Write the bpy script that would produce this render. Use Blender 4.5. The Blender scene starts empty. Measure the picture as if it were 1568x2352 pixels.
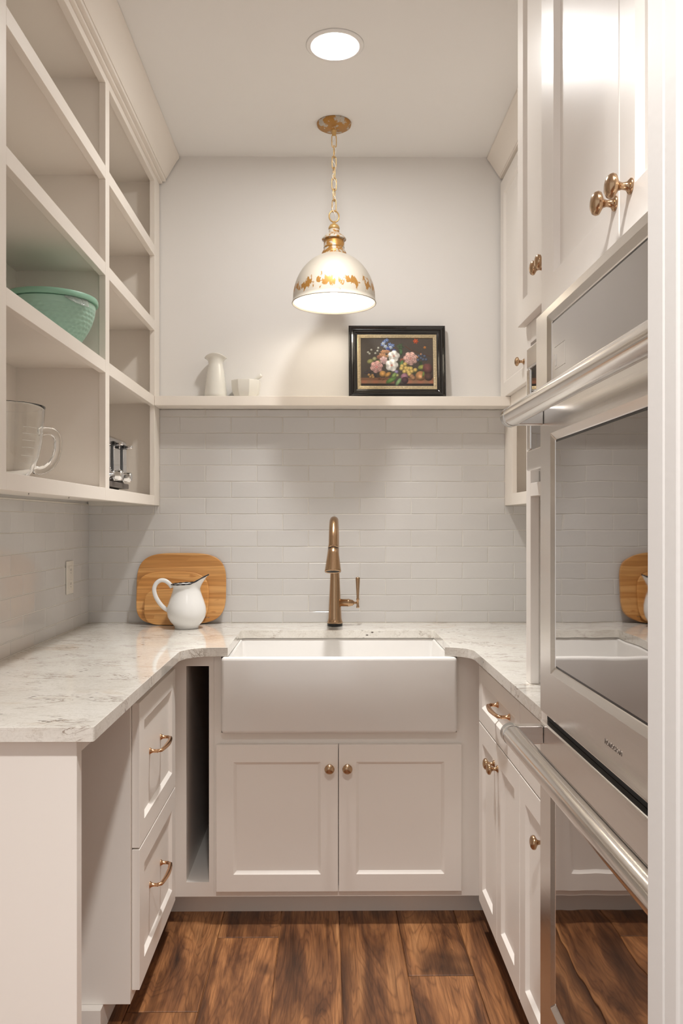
import bpy, bmesh, math, random
from mathutils import Vector, Matrix
random.seed(7)
PI = math.pi
scene = bpy.context.scene
COL = scene.collection

# ------------------------------------------------------------------ camera
CAM_H = 1.325
F_PX, PP_X, HOR_Y = 1900.0, 765.0, 1200.0            # focal length, principal column, horizon row (1568 x 2352)
cam_d = bpy.data.cameras.new('camera')
cam = bpy.data.objects.new('camera', cam_d)
COL.objects.link(cam)
cam.location = (0, 0, CAM_H)
cam.rotation_euler = (PI / 2, 0, -math.atan(17.0 / F_PX))
cam_d.sensor_fit = 'VERTICAL'
cam_d.sensor_height = 36.0
cam_d.lens = 36.0 * F_PX / 2352.0
cam_d.shift_x = (784.0 - PP_X) / 2352.0
cam_d.shift_y = (HOR_Y - 1176.0) / 2352.0
cam_d.clip_start = 0.02
scene.camera = cam

# ------------------------------------------------------------------ world, exposure, light levels
world = bpy.data.worlds.new('world'); scene.world = world
world.use_nodes = True
bg = world.node_tree.nodes['Background']
bg.inputs[0].default_value = (1.0, 0.985, 0.965, 1)
bg.inputs[1].default_value = 0.6
vs = scene.view_settings
vs.view_transform = 'Standard'; vs.look = 'None'; vs.gamma = 1.0; vs.exposure = 0.36
vs.use_curve_mapping = False
LENS = 132.0                 # radiance of the recessed lens in view
LENS_NEAR = 65.0             # and of the second one, overhead
BULB = 32.0                 # pendant bulb radiance
LAMP_COL = (1.0, 0.985, 0.962)
def beam(name, x, y, watts, spread):
    d = bpy.data.lights.new(name, 'AREA'); d.shape = 'DISK'; d.size = .135; d.energy = watts
    d.color = LAMP_COL; d.spread = math.radians(spread)
    o = bpy.data.objects.new(name, d); o.location = (x, y, 2.8195); COL.objects.link(o)
    return o
DOWNLIGHTS = ((.029, 2.60, 6.0, 74), (.029, .30, 26.0, 100))      # x, y, watts, beam spread of the two ceiling lights
for i_, a_ in enumerate(DOWNLIGHTS): beam('downlight_beam', *a_)

# ------------------------------------------------------------------ material helpers
MATS = {}
def lin(r, g, b):
    f = lambda c: (c / 255 / 12.92) if c / 255 <= .04045 else ((c / 255 + .055) / 1.055) ** 2.4
    return (f(r), f(g), f(b), 1)
def new_mat(name):
    m = bpy.data.materials.new(name); m.use_nodes = True
    MATS[name] = m
    nt = m.node_tree
    return m, nt, nt.nodes['Principled BSDF']
def nd(nt, typ, **kw):
    n = nt.nodes.new(typ)
    for k, v in kw.items():
        if k in ('operation', 'blend_type', 'data_type', 'distance', 'feature', 'noise_dimensions', 'wave_type', 'bands_direction', 'attribute_name', 'clamp', 'use_clamp'):
            setattr(n, k, v)
        else:
            n.inputs[k].default_value = v
    return n
def ramp(nt, fac, stops, interp='LINEAR'):
    r = nt.nodes.new('ShaderNodeValToRGB')
    r.color_ramp.interpolation = interp
    e = r.color_ramp.elements
    while len(e) < len(stops): e.new(0.5)
    for i, (p, c) in enumerate(stops):
        e[i].position = p
        e[i].color = c if len(c) == 4 else (*c, 1)
    nt.links.new(fac, r.inputs[0])
    return r
def mixc(nt, fac, a, b, blend='MIX'):
    m = nt.nodes.new('ShaderNodeMix'); m.data_type = 'RGBA'; m.blend_type = blend
    for sock, v in ((m.inputs['Factor'], fac), (m.inputs['A'], a), (m.inputs['B'], b)):
        pass
    ins = [m.inputs[0], m.inputs[6], m.inputs[7]]
    for s, v in zip(ins, (fac, a, b)):
        if hasattr(v, 'is_output') or isinstance(v, bpy.types.NodeSocket): nt.links.new(v, s)
        elif isinstance(v, (int, float)): s.default_value = v
        else: s.default_value = v
    return m.outputs[2]
def math_n(nt, op, a, b=None, clamp=False):
    m = nt.nodes.new('ShaderNodeMath'); m.operation = op; m.use_clamp = clamp
    for s, v in zip(m.inputs, (a, b)):
        if v is None: continue
        if isinstance(v, bpy.types.NodeSocket): nt.links.new(v, s)
        else: s.default_value = v
    return m.outputs[0]
def coords(nt, scale=(1, 1, 1), random_offset=False, rot=(0, 0, 0)):
    tc = nt.nodes.new('ShaderNodeTexCoord')
    mp = nt.nodes.new('ShaderNodeMapping')
    mp.inputs['Scale'].default_value = scale
    mp.inputs['Rotation'].default_value = rot
    src = tc.outputs['Object']
    if random_offset:
        oi = nt.nodes.new('ShaderNodeObjectInfo')
        va = nt.nodes.new('ShaderNodeVectorMath'); va.operation = 'MULTIPLY_ADD'
        cx = nt.nodes.new('ShaderNodeCombineXYZ')
        for i in range(3): nt.links.new(oi.outputs['Random'], cx.inputs[i])
        nt.links.new(cx.outputs[0], va.inputs[0]); va.inputs[1].default_value = (17.3, 29.1, 11.7)
        nt.links.new(src, va.inputs[2]); src = va.outputs[0]
    nt.links.new(src, mp.inputs['Vector'])
    return mp.outputs[0]
def noise(nt, vec, scale, detail=3, rough=.5, dist=0):
    n = nd(nt, 'ShaderNodeTexNoise', Scale=scale, Detail=detail, Roughness=rough, Distortion=dist)
    nt.links.new(vec, n.inputs['Vector'])
    return n.outputs['Fac']
def bump(nt, bsdf, h, strength=.1, dist=.01):
    b = nd(nt, 'ShaderNodeBump', Strength=strength, Distance=dist)
    nt.links.new(h, b.inputs['Height']); nt.links.new(b.outputs[0], bsdf.inputs['Normal'])
def simple(name, col, rough=.5, metal=0.0, bscale=None, bstr=.05, spec=.5, coat=0.0, var=0.0, stretch=(1, 1, 1)):
    m, nt, b = new_mat(name)
    c = col if len(col) == 4 else (*col, 1)
    b.inputs['Base Color'].default_value = c
    b.inputs['Roughness'].default_value = rough
    b.inputs['Metallic'].default_value = metal
    b.inputs['Specular IOR Level'].default_value = spec
    b.inputs['Coat Weight'].default_value = coat
    v = coords(nt, stretch)
    n = noise(nt, v, bscale or 40, 4)
    if var:
        dark = tuple(x * (1 - var) for x in c[:3]) + (1,)
        nt.links.new(ramp(nt, n, [(.3, dark), (.7, c)]).outputs[0], b.inputs['Base Color'])
    if bscale: bump(nt, b, n, bstr, .002)
    return m

simple('cabinet_paint', lin(244, 238, 231), .35, bscale=130, bstr=.03, spec=.32)
simple('shelf_paint', lin(246, 238, 228), .38, bscale=130, bstr=.03, spec=.4)
simple('wall_paint', lin(240, 237, 233), .6, bscale=260, bstr=.06, spec=.25)
simple('ceiling_paint', lin(246, 244, 241), .75, bscale=320, bstr=.08, spec=.15)
simple('trim_paint', lin(212, 208, 204), .4, bscale=160, bstr=.03, spec=.35)
simple('grout', lin(228, 223, 214), .85, bscale=300, bstr=.2, spec=.1)
simple('porcelain', lin(238, 235, 231), .12, bscale=12, bstr=.02, spec=.55)
simple('white_ceramic', lin(236, 233, 224), .16, bscale=15, bstr=.02)
simple('enamel', lin(240, 239, 237), .15, bscale=18, bstr=.05)
simple('enamel_rim', lin(22, 20, 24), .35, bscale=60, bstr=.1)
simple('plastic_white', lin(233, 227, 217), .35)
simple('black_rubber', lin(14, 12, 11), .5)
simple('black_plastic', lin(10, 9, 9), .3)
simple('dark_gap', lin(12, 9, 8), .7)
simple('chrome', (.78, .78, .78), .08, 1.0)
simple('black_frame', lin(16, 12, 11), .22, coat=.5, bscale=50, bstr=.03)
simple('gilt_bead', lin(222, 205, 170), .3, .75, var=.25, bscale=150)
simple('pale_print', lin(216, 210, 202), .5)
simple('engraved', lin(126, 116, 108), .5, .7)
simple('bowl_green', lin(170, 207, 188), .34, bscale=30, bstr=.02, spec=.4)
simple('lid_green', lin(150, 198, 173), .42, bscale=60, bstr=.03)
simple('gold_paint', lin(206, 168, 108), .35, .45, var=.2, bscale=80)
simple('cord_white', lin(226, 218, 206), .6)
simple('slot_brown', lin(112, 78, 60), .6, bscale=30, bstr=.05, var=.25, stretch=(6, 6, .6))  # streaked brown for the tray slot's back, right side and top board
simple('toaster_base', lin(92, 84, 78), .45)

def brushed(name, col, rough, stretch, strength=.12):
    m, nt, b = new_mat(name)
    b.inputs['Base Color'].default_value = (*col, 1)
    b.inputs['Metallic'].default_value = 1
    v = coords(nt, stretch)
    n = noise(nt, v, 6, 3)
    r = ramp(nt, n, [(.2, (rough * .8,) * 3), (.8, (rough * 1.25,) * 3)])
    nt.links.new(r.outputs[0], b.inputs['Roughness'])
    bump(nt, b, n, strength, .0006)
    return m
brushed('stainless', (.76, .73, .70), .22, (2, 1.2, 220), .025)
brushed('stainless_tube', (.76, .73, .70), .16, (120, .6, 120), .012)
brushed('bronze', (.50, .335, .205), .22, (60, 60, 6), .06)
brushed('rose_bronze', (.66, .40, .23), .2, (8, 60, 60), .06)

def glaze_tile():
    m, nt, b = new_mat('tile_glaze')
    v = coords(nt, (1, 1, 1), True)
    n1 = noise(nt, v, 3, 2)
    oi = nt.nodes.new('ShaderNodeObjectInfo')
    c1 = ramp(nt, oi.outputs['Random'], [(0, lin(209, 206, 203)), (1, lin(214, 211, 208))]).outputs[0]
    nt.links.new(c1, b.inputs['Base Color'])
    b.inputs['Roughness'].default_value = .09
    b.inputs['Specular IOR Level'].default_value = .5
    v2 = coords(nt, (1, 1, 1.6), True)
    n2 = noise(nt, v2, 13, 2, .5, .4)
    bump(nt, b, n2, .10, .006)
glaze_tile()

def granite():
    m, nt, b = new_mat('granite')
    v = coords(nt, (1, 1, 1))
    # directional flow of the veins, mostly across X
    vs_ = coords(nt, (2.2, 6.0, 5.0), rot=(0, 0, .25))
    cloud = noise(nt, v, 5, 5, .6, .8)
    base = ramp(nt, cloud, [(.22, lin(222, 216, 206)), (.5, lin(236, 232, 224)), (.75, lin(243, 240, 234))]).outputs[0]
    # warm patches
    warm = noise(nt, vs_, 1.1, 4, .6, 1.2)
    wf = ramp(nt, warm, [(.58, (0, 0, 0)), (.74, (.6, .6, .6))]).outputs[0]
    base = mixc(nt, wf, base, lin(206, 180, 148))
    # thin veins
    n = noise(nt, vs_, 2.3, 7, .62, 1.6)
    d = math_n(nt, 'ABSOLUTE', math_n(nt, 'SUBTRACT', n, .5))
    vein = ramp(nt, d, [(0, (1, 1, 1)), (.022, (0, 0, 0))]).outputs[0]
    gate = ramp(nt, noise(nt, v, 6.5, 3), [(.50, (0, 0, 0)), (.62, (.9, .9, .9))]).outputs[0]
    vf = mixc(nt, 1.0, vein, gate, 'MULTIPLY')
    base = mixc(nt, vf, base, lin(128, 104, 82))
    n3 = noise(nt, vs_, 5.2, 6, .6, 1.0)
    d3 = math_n(nt, 'ABSOLUTE', math_n(nt, 'SUBTRACT', n3, .47))
    vein3 = ramp(nt, d3, [(0, (.32, .32, .32)), (.02, (0, 0, 0))]).outputs[0]
    base = mixc(nt, vein3, base, lin(170, 156, 138))
    # dark mineral flecks
    sv = coords(nt, (60, 110, 110), rot=(0, 0, .25))
    vor = nd(nt, 'ShaderNodeTexVoronoi', Scale=.55); nt.links.new(sv, vor.inputs['Vector'])
    fl = ramp(nt, vor.outputs['Distance'], [(.1, (1, 1, 1)), (.24, (0, 0, 0))]).outputs[0]
    fg = ramp(nt, noise(nt, v, 9, 2), [(.56, (0, 0, 0)), (.66, (1, 1, 1))]).outputs[0]
    ff = mixc(nt, 1.0, fl, fg, 'MULTIPLY')
    base = mixc(nt, ff, base, lin(72, 58, 48))
    # fine crystals
    fine = noise(nt, v, 170, 3, .7)
    base = mixc(nt, ramp(nt, fine, [(.35, (.16, .16, .16)), (.55, (0, 0, 0))]).outputs[0], base, lin(176, 166, 152))
    nt.links.new(base, b.inputs['Base Color'])
    b.inputs['Roughness'].default_value = .07
    b.inputs['Coat Weight'].default_value = .3
    b.inputs['Coat Roughness'].default_value = .04
granite()

def floor_wood():
    m, nt, b = new_mat('floor_wood')
    v = coords(nt, (7.5, 1.0, 1), True)
    vf = coords(nt, (120, 4.0, 1), True)
    broad = noise(nt, v, 1.0, 5, .6, 1.4)
    c = ramp(nt, broad, [(.28, lin(66, 40, 24)), (.44, lin(120, 78, 48)), (.56, lin(164, 113, 71)), (.74, lin(197, 145, 97))]).outputs[0]
    # cathedral grain: contour lines of a stretched, warped field
    vr = coords(nt, (5.2, .62, 1), True)
    fld = noise(nt, vr, 1.25, 2.5, .5, .9)
    rg = math_n(nt, 'FRACT', math_n(nt, 'MULTIPLY', fld, 26.0))
    g = ramp(nt, rg, [(.0, (.50, .45, .41)), (.22, (.92, .91, .90)), (.8, (1, 1, 1)), (1.0, (.62, .57, .53))]).outputs[0]
    c = mixc(nt, .8, c, g, 'MULTIPLY')
    grain = noise(nt, vf, 2.2, 5, .6, .3)
    gr = ramp(nt, grain, [(.3, (.5, .46, .43)), (.58, (1.05, 1.05, 1.05))]).outputs[0]
    c = mixc(nt, .7, c, gr, 'MULTIPLY')
    sv = coords(nt, (16, .8, 1), True)
    stn = ramp(nt, noise(nt, sv, 1.3, 3, .6, .8), [(.36, (.42, .37, .34)), (.52, (1, 1, 1))]).outputs[0]
    c = mixc(nt, .75, c, stn, 'MULTIPLY')
    # knots and dark stain patches
    kv = coords(nt, (3.4, 1.25, 1), True)
    kn = noise(nt, kv, 1.6, 2, .5, .6)
    kd = ramp(nt, kn, [(.60, (1, 1, 1)), (.72, (.34, .3, .28))]).outputs[0]
    c = mixc(nt, .9, c, kd, 'MULTIPLY')
    oi = nt.nodes.new('ShaderNodeObjectInfo')
    tone = ramp(nt, oi.outputs['Random'], [(0, (.75, .72, .69)), (.5, (1.0, .98, .96)), (1, (1.2, 1.17, 1.13))]).outputs[0]
    c = mixc(nt, 1.0, c, tone, 'MULTIPLY')
    nt.links.new(c, b.inputs['Base Color'])
    r = ramp(nt, grain, [(.3, (.5, .5, .5)), (.7, (.34, .34, .34))]).outputs[0]
    nt.links.new(r, b.inputs['Roughness'])
    bump(nt, b, grain, .25, .0015)
floor_wood()

def bamboo(name, gain):
    m, nt, b = new_mat(name)
    v = coords(nt, (3, 3, 90), True)
    n = noise(nt, v, 1.0, 3, .6)
    strip = coords(nt, (2.2, .01, 42), True)
    vo = nd(nt, 'ShaderNodeTexVoronoi', Scale=1.0); nt.links.new(strip, vo.inputs['Vector'])
    sep = nt.nodes.new('ShaderNodeSeparateColor'); nt.links.new(vo.outputs['Color'], sep.inputs[0])
    c = ramp(nt, sep.outputs[0], [(0, lin(196, 138, 74)), (.5, lin(213, 157, 92)), (1, lin(224, 173, 110))]).outputs[0]
    g = ramp(nt, n, [(.35, (.72, .66, .6)), (.6, (1.04, 1.03, 1.02))]).outputs[0]
    c = mixc(nt, .75, c, g, 'MULTIPLY')
    oi = nt.nodes.new('ShaderNodeObjectInfo')
    c = mixc(nt, 1.0, c, ramp(nt, oi.outputs['Random'], [(0, (gain,) * 3), (1, (gain,) * 3)]).outputs[0], 'MULTIPLY')
    kv = coords(nt, (26, 1, 60), True)
    k = noise(nt, kv, .8, 1)
    kd = ramp(nt, k, [(.72, (1, 1, 1)), (.8, (.7, .58, .48))]).outputs[0]
    c = mixc(nt, .8, c, kd, 'MULTIPLY')
    nt.links.new(c, b.inputs['Base Color'])
    b.inputs['Roughness'].default_value = .42
bamboo('bamboo', .98); bamboo('bamboo_pale', 1.16); bamboo('bamboo_mid', 1.06)

def oven_glass():
    m, nt, b = new_mat('oven_glass')
    b.inputs['Base Color'].default_value = (.44, .42, .41, 1)
    b.inputs['Metallic'].default_value = 1
    b.inputs['Roughness'].default_value = .02
    n = noise(nt, coords(nt, (1, 7, 5)), 1.1, 1)
    bump(nt, b, n, .022, .02)
oven_glass()

def clear_glass():
    m, nt, b = new_mat('clear_glass')
    b.inputs['Base Color'].default_value = (.985, .99, .985, 1)
    b.inputs['Transmission Weight'].default_value = 1
    b.inputs['Roughness'].default_value = .0
    b.inputs['IOR'].default_value = 1.45
    n = noise(nt, coords(nt), 9, 1)
    bump(nt, b, n, .02, .002)
    m2, nt2, b2 = new_mat('clear_plastic')
    b2.inputs['Base Color'].default_value = (.98, .99, .98, 1)
    b2.inputs['Transmission Weight'].default_value = .85
    b2.inputs['Roughness'].default_value = .08
    bump(nt2, b2, noise(nt2, coords(nt2), 160, 2), .6, .004)
clear_glass()

def emit(name, col, strength):
    m, nt, b = new_mat(name)
    b.inputs['Base Color'].default_value = (.9, .9, .88, 1)
    b.inputs['Emission Color'].default_value = (*col, 1)
    b.inputs['Emission Strength'].default_value = strength
emit('lens_glow', LAMP_COL, LENS)
emit('lens_glow_near', LAMP_COL, LENS_NEAR)
emit('bulb_glow', (1.0, .92, .82), BULB)

def distressed(name, lo, hi, vertical=True):
    """cream enamel with gold showing through worn patches"""
    m, nt, b = new_mat(name)
    tc = nt.nodes.new('ShaderNodeTexCoord')
    sx = nt.nodes.new('ShaderNodeSeparateXYZ'); nt.links.new(tc.outputs['Object'], sx.inputs[0])
    v = coords(nt, (1, 1, .42 if vertical else 1))
    n = noise(nt, v, 48 if vertical else 34, 5, .62, .3)
    if vertical:
        z = sx.outputs['Z']
        up = nd(nt, 'ShaderNodeMapRange'); nt.links.new(z, up.inputs[0])
        up.inputs[1].default_value = lo; up.inputs[2].default_value = (lo + hi) / 2
        dn = nd(nt, 'ShaderNodeMapRange'); nt.links.new(z, dn.inputs[0])
        dn.inputs[1].default_value = hi; dn.inputs[2].default_value = (lo + hi) / 2
        band = math_n(nt, 'MULTIPLY', up.outputs[0], dn.outputs[0])
        f = math_n(nt, 'ADD', n, math_n(nt, 'MULTIPLY', math_n(nt, 'SUBTRACT', band, 1.0), .28))
        mask = ramp(nt, f, [(.425, (0, 0, 0)), (.44, (1, 1, 1))]).outputs[0]
    else:
        mask = ramp(nt, n, [(lo, (0, 0, 0)), (hi, (1, 1, 1))]).outputs[0]
    nt.links.new(mixc(nt, mask, lin(190, 182, 169), lin(178, 130, 66)), b.inputs['Base Color'])
    nt.links.new(math_n(nt, 'MULTIPLY', mask, .5), b.inputs['Metallic'])
    b.inputs['Roughness'].default_value = .42
distressed('shade_enamel', .004, .085)
distressed('worn_gold', .47, .50, False)
distressed('canopy_gold', .42, .45, False)

def canvas_mat():
    m, nt, b = new_mat('painted_canvas')
    a = nt.nodes.new('ShaderNodeVertexColor'); a.layer_name = 'paint'
    nt.links.new(a.outputs[0], b.inputs['Base Color'])
    b.inputs['Roughness'].default_value = .55
    bump(nt, b, noise(nt, coords(nt), 900, 2), .15, .0006)
canvas_mat()

# ------------------------------------------------------------------ mesh helpers
def wloc(o):
    v = Vector((0, 0, 0))
    while o is not None:
        v += o.location; o = o.parent
    return v
def link(o, parent=None):
    COL.objects.link(o)
    if parent is not None: o.parent = parent
    return o
class MB:
    def __init__(self): self.v = []; self.f = []
    def add(self, vs, fs):
        k = len(self.v); self.v += [tuple(p) for p in vs]; self.f += [tuple(i + k for i in f) for f in fs]
        return self
    def box(self, x0, x1, y0, y1, z0, z1):
        x0, x1 = min(x0, x1), max(x0, x1); y0, y1 = min(y0, y1), max(y0, y1); z0, z1 = min(z0, z1), max(z0, z1)
        vs = [(x, y, z) for z in (z0, z1) for y in (y0, y1) for x in (x0, x1)]
        return self.add(vs, [(0, 2, 3, 1), (4, 5, 7, 6), (0, 1, 5, 4), (2, 6, 7, 3), (0, 4, 6, 2), (1, 3, 7, 5)])
    def lathe(self, prof, origin=(0, 0, 0), seg=32, axis=(0, 0, 1), closed=True, sx=1, sy=1):
        """prof: [(r, h)] from one end to the other; caps added where r > 0"""
        A = Vector(axis).normalized()
        up = Vector((0, 0, 1)) if abs(A.z) < .9 else Vector((1, 0, 0))
        U = A.cross(up).normalized() if abs(A.z) < .9 else Vector((1, 0, 0))
        W = A.cross(U).normalized()
        O = Vector(origin); rings = []; vs = []; fs = []
        for r, h in prof:
            if r < 1e-6:
                rings.append([len(vs)]); vs.append(O + A * h)
            else:
                rings.append(list(range(len(vs), len(vs) + seg)))
                for i in range(seg):
                    a = 2 * PI * i / seg
                    vs.append(O + A * h + U * (r * sx * math.cos(a)) + W * (r * sy * math.sin(a)))
        for a, b in zip(rings, rings[1:]):
            if len(a) == 1 and len(b) == 1: continue
            for i in range(seg):
                j = (i + 1) % seg
                if len(a) == 1: fs.append((a[0], b[i], b[j]))
                elif len(b) == 1: fs.append((a[i], a[j], b[0]))
                else: fs.append((a[i], a[j], b[j], b[i]))
        if closed:
            if len(rings[0]) > 1: fs.append(tuple(rings[0]))
            if len(rings[-1]) > 1: fs.append(tuple(rings[-1]))
        return self.add(vs, fs)
    def tube(self, pts, rad, seg=12, flat=1.0, cap=True, closed=False):
        pts = [Vector(p) for p in pts]; n = len(pts)
        rad = rad if isinstance(rad, (list, tuple)) else [rad] * n
        vs = []; fs = []; prevU = None
        for i, p in enumerate(pts):
            if closed: t = pts[(i + 1) % n] - pts[i - 1]
            else: t = pts[min(i + 1, n - 1)] - pts[max(i - 1, 0)]
            t.normalize()
            if prevU is None:
                ref = Vector((0, 0, 1)) if abs(t.z) < .9 else Vector((1, 0, 0))
                U = t.cross(ref).normalized()
            else:
                U = (prevU - t * prevU.dot(t)).normalized()
            prevU = U; W = t.cross(U)
            for k in range(seg):
                a = 2 * PI * k / seg
                vs.append(p + U * rad[i] * math.cos(a) + W * rad[i] * flat * math.sin(a))
        m = n if closed else n - 1
        for i in range(m):
            for k in range(seg):
                a = i * seg + k; b = i * seg + (k + 1) % seg
                j = (i + 1) % n
                fs.append((a, b, j * seg + (k + 1) % seg, j * seg + k))
        if cap and not closed:
            fs.append(tuple(range(seg))); fs.append(tuple(range((n - 1) * seg, n * seg)))
        return self.add(vs, fs)
    def prism(self, poly, frame, h0, h1):
        """poly of (a, b); frame maps (a, b, h) -> world"""
        n = len(poly)
        vs = [frame(a, b, h0) for a, b in poly] + [frame(a, b, h1) for a, b in poly]
        fs = [tuple(range(n)), tuple(range(n, 2 * n))] + [(i, (i + 1) % n, n + (i + 1) % n, n + i) for i in range(n)]
        return self.add(vs, fs)
    def mesh(self, name, off=Vector((0, 0, 0)), smooth=False, recalc=True):
        me = bpy.data.meshes.new(name)
        me.from_pydata([(p[0] - off.x, p[1] - off.y, p[2] - off.z) for p in self.v], [], self.f)
        if recalc:
            bm = bmesh.new(); bm.from_mesh(me)
            bmesh.ops.recalc_face_normals(bm, faces=bm.faces); bm.to_mesh(me); bm.free()
        if smooth:
            me.polygons.foreach_set('use_smooth', [True] * len(me.polygons))
        me.update()
        return me
    def build(self, name, mat, parent=None, smooth=False, bevel=0, seg=2, angle=35, recalc=True, autosmooth=None):
        off = wloc(parent) if parent else Vector((0, 0, 0))
        me = self.mesh(name, off, smooth, recalc)
        me.materials.append(MATS[mat])
        o = bpy.data.objects.new(name, me); link(o, parent)
        if autosmooth: smooth_by_angle(me, autosmooth)
        if bevel:
            b = o.modifiers.new('bevel', 'BEVEL'); b.width = bevel; b.segments = seg
            b.limit_method = 'ANGLE'; b.angle_limit = math.radians(angle); b.harden_normals = False
        return o
def smooth_by_angle(me, deg):
    bm = bmesh.new(); bm.from_mesh(me)
    for f in bm.faces: f.smooth = True
    for e in bm.edges:
        if len(e.link_faces) == 2 and e.calc_face_angle(0) > math.radians(deg): e.smooth = False
    bm.to_mesh(me); bm.free()
def rooted(o, base):
    """give a one-mesh thing an origin at its base"""
    base = Vector(base); d = base - o.location
    for v in o.data.vertices: v.co -= d
    o.location = base
    return o
def tag(o, label=None, cat=None, group=None, kind=None):
    if label: o['label'] = label
    if cat: o['category'] = cat
    if group: o['group'] = group
    if kind: o['kind'] = kind
    return o
def thing(name, label, cat, loc=(0, 0, 0), group=None):
    o = bpy.data.objects.new(name, None); o.empty_display_size = .05
    o.location = loc; link(o)
    return tag(o, label, cat, group)
def inst(name, mesh, parent, loc, rot=None):
    o = bpy.data.objects.new(name, mesh); link(o, parent)
    o.location = Vector(loc) - (wloc(parent) if parent else Vector((0, 0, 0)))
    if rot is not None: o.rotation_euler = rot.to_euler() if isinstance(rot, Matrix) else rot
    return o
def B(*a): return MB().box(*a)

# ------------------------------------------------------------------ key dimensions (metres)
BACK = 3.39                       # finished back wall
LEFT, RIGHT = -.97, 1.02          # side walls
CEIL = 2.825
CT0, CT1 = .884, .914             # stone top underside / surface
SF = -.68                         # open shelf face frame, left
LF = -.507                        # left base face frame
RF = .515                         # right base face frame
BF = 2.745                        # back run face frame

# ------------------------------------------------------------------ room shell
PW = .195
floor = B(-3.0, 3.0, -3.6, 3.5, -.03, -.006).build('floor', 'floor_wood'); tag(floor, kind='structure')
seams = [-.345 + PW * k for k in range(-4, 8)]
joints = {3: [2.243], 4: [2.643], 5: [1.62], 6: [1.95, .9], 7: [2.416], 8: [1.7], 2: [1.5], 1: [2.0], 0: [1.2]}
for k in range(len(seams) - 1):
    cuts = sorted([-1.2] + joints.get(k, []) + [3.42])
    for a, b in zip(cuts, cuts[1:]):
        B(seams[k] + .0012, seams[k + 1] - .0012, a + .0012, b - .0012, -.006, 0).build('plank', 'floor_wood', floor, bevel=.002, seg=2)

wb = B(LEFT - .1, RIGHT + .1, BACK + .005, BACK + .12, 0, CEIL).build('wall_back', 'wall_paint'); tag(wb, kind='structure')
wl = B(LEFT - .12, LEFT - .005, 1.2, BACK + .005, 0, CEIL).build('wall_left', 'wall_paint'); tag(wl, kind='structure')
wr = B(RIGHT + .005, RIGHT + .12, .69, BACK + .005, 0, CEIL).build('wall_right', 'wall_paint'); tag(wr, kind='structure')
ce = B(-3.0, 3.0, -3.6, 3.5, CEIL, CEIL + .05).build('ceiling', 'ceiling_paint'); tag(ce, kind='structure')
wf = B(.285, 1.6, .57, .69, 0, CEIL).build('wall_front', 'wall_paint'); tag(wf, kind='structure')
tr = MB().box(.2335, .34, .548, .57, 0, CEIL).box(.2335, .285, .57, .6, 0, CEIL).build('trim_1', 'trim_paint', bevel=.002); tag(tr, kind='structure')

# backsplash tiles: one object for each
TH, TW = .0664, .2105
tile_cache = {}
def tile_mesh(w, h, var):
    key = (round(w, 4), round(h, 4), var)
    if key in tile_cache: return tile_cache[key]
    rnd = random.Random(var * 31 + 5)
    t = .008; e = .0018; nx, nz = 5, 3
    m = MB(); vs = []; fs = []
    us = [-w / 2 + e + (w - 2 * e) * i / (nx - 1) for i in range(nx)]
    zs = [-h / 2 + e + (h - 2 * e) * i / (nz - 1) for i in range(nz)]
    for j, z in enumerate(zs):
        for i, u in enumerate(us):
            vs.append((u, -t + rnd.uniform(-.0005, .0005), z))
    for j in range(nz - 1):
        for i in range(nx - 1):
            a = j * nx + i; fs.append((a, a + 1, a + nx + 1, a + nx))
    per = [i for i in range(nx)] + [j * nx + nx - 1 for j in range(1, nz)] + [(nz - 1) * nx + i for i in range(nx - 2, -1, -1)] + [j * nx for j in range(nz - 2, 0, -1)]
    ring = []
    for idx in per:
        u, _, z = vs[idx]
        su = -w / 2 if abs(u - us[0]) < 1e-9 else (w / 2 if abs(u - us[-1]) < 1e-9 else u)
        sz = -h / 2 if abs(z - zs[0]) < 1e-9 else (h / 2 if abs(z - zs[-1]) < 1e-9 else z)
        ring.append((su, sz))
    n = len(per)
    k1 = len(vs); vs += [(u + rnd.uniform(-.0004, .0004), -t + .0015, z) for u, z in ring]
    k2 = len(vs); vs += [(u, 0, z) for u, z in ring]
    for i in range(n):
        j = (i + 1) % n
        fs.append((per[j], per[i], k1 + i, k1 + j))
        fs.append((k1 + j, k1 + i, k2 + i, k2 + j))
    m.add(vs, fs)
    me = m.mesh('tile', recalc=False, smooth=True)
    smooth_by_angle(me, 22)
    me.materials.append(MATS['tile_glaze'])
    tile_cache[key] = me
    return me
G = .0018
def tile_run(parent, lo, hi, z_lo, z_hi, joint_even, place):
    row0 = .961 - TH
    k = 0; cnt = 0
    while row0 + k * TH < z_hi:
        a, b = max(row0 + k * TH, z_lo), min(row0 + (k + 1) * TH, z_hi)
        off = joint_even + (TW / 2 if k % 2 else 0)
        i = math.floor((lo - off) / TW)
        while off + i * TW < hi:
            u0, u1 = max(off + i * TW, lo), min(off + (i + 1) * TW, hi)
            if u1 - u0 > .012 and b - a > .008:
                me = tile_mesh(u1 - u0 - G, b - a - G, (i + 3 * k) % 5)
                place(me, (u0 + u1) / 2, (a + b) / 2); cnt += 1
            i += 1
        k += 1
    return cnt
def tile_back(lo, hi, z0, z1):
    tile_run(wb, lo, hi, z0, z1, .034, lambda me, u, z: inst('tile', me, wb, (u, BACK + .005, z)))
B(LEFT, RIGHT, BACK - .0013, BACK + .005, CT1, 1.787).build('grout_bed', 'grout', wb)
ROW = .961 + 6 * TH                                   # joint just below the wall units
tile_back(LEFT, RIGHT, CT1 + .001, ROW)
tile_back(SF, .735, ROW, 1.787)
tile_back(LEFT, SF, ROW, 1.394)
tile_back(.735, RIGHT, ROW, 1.394)
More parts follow.
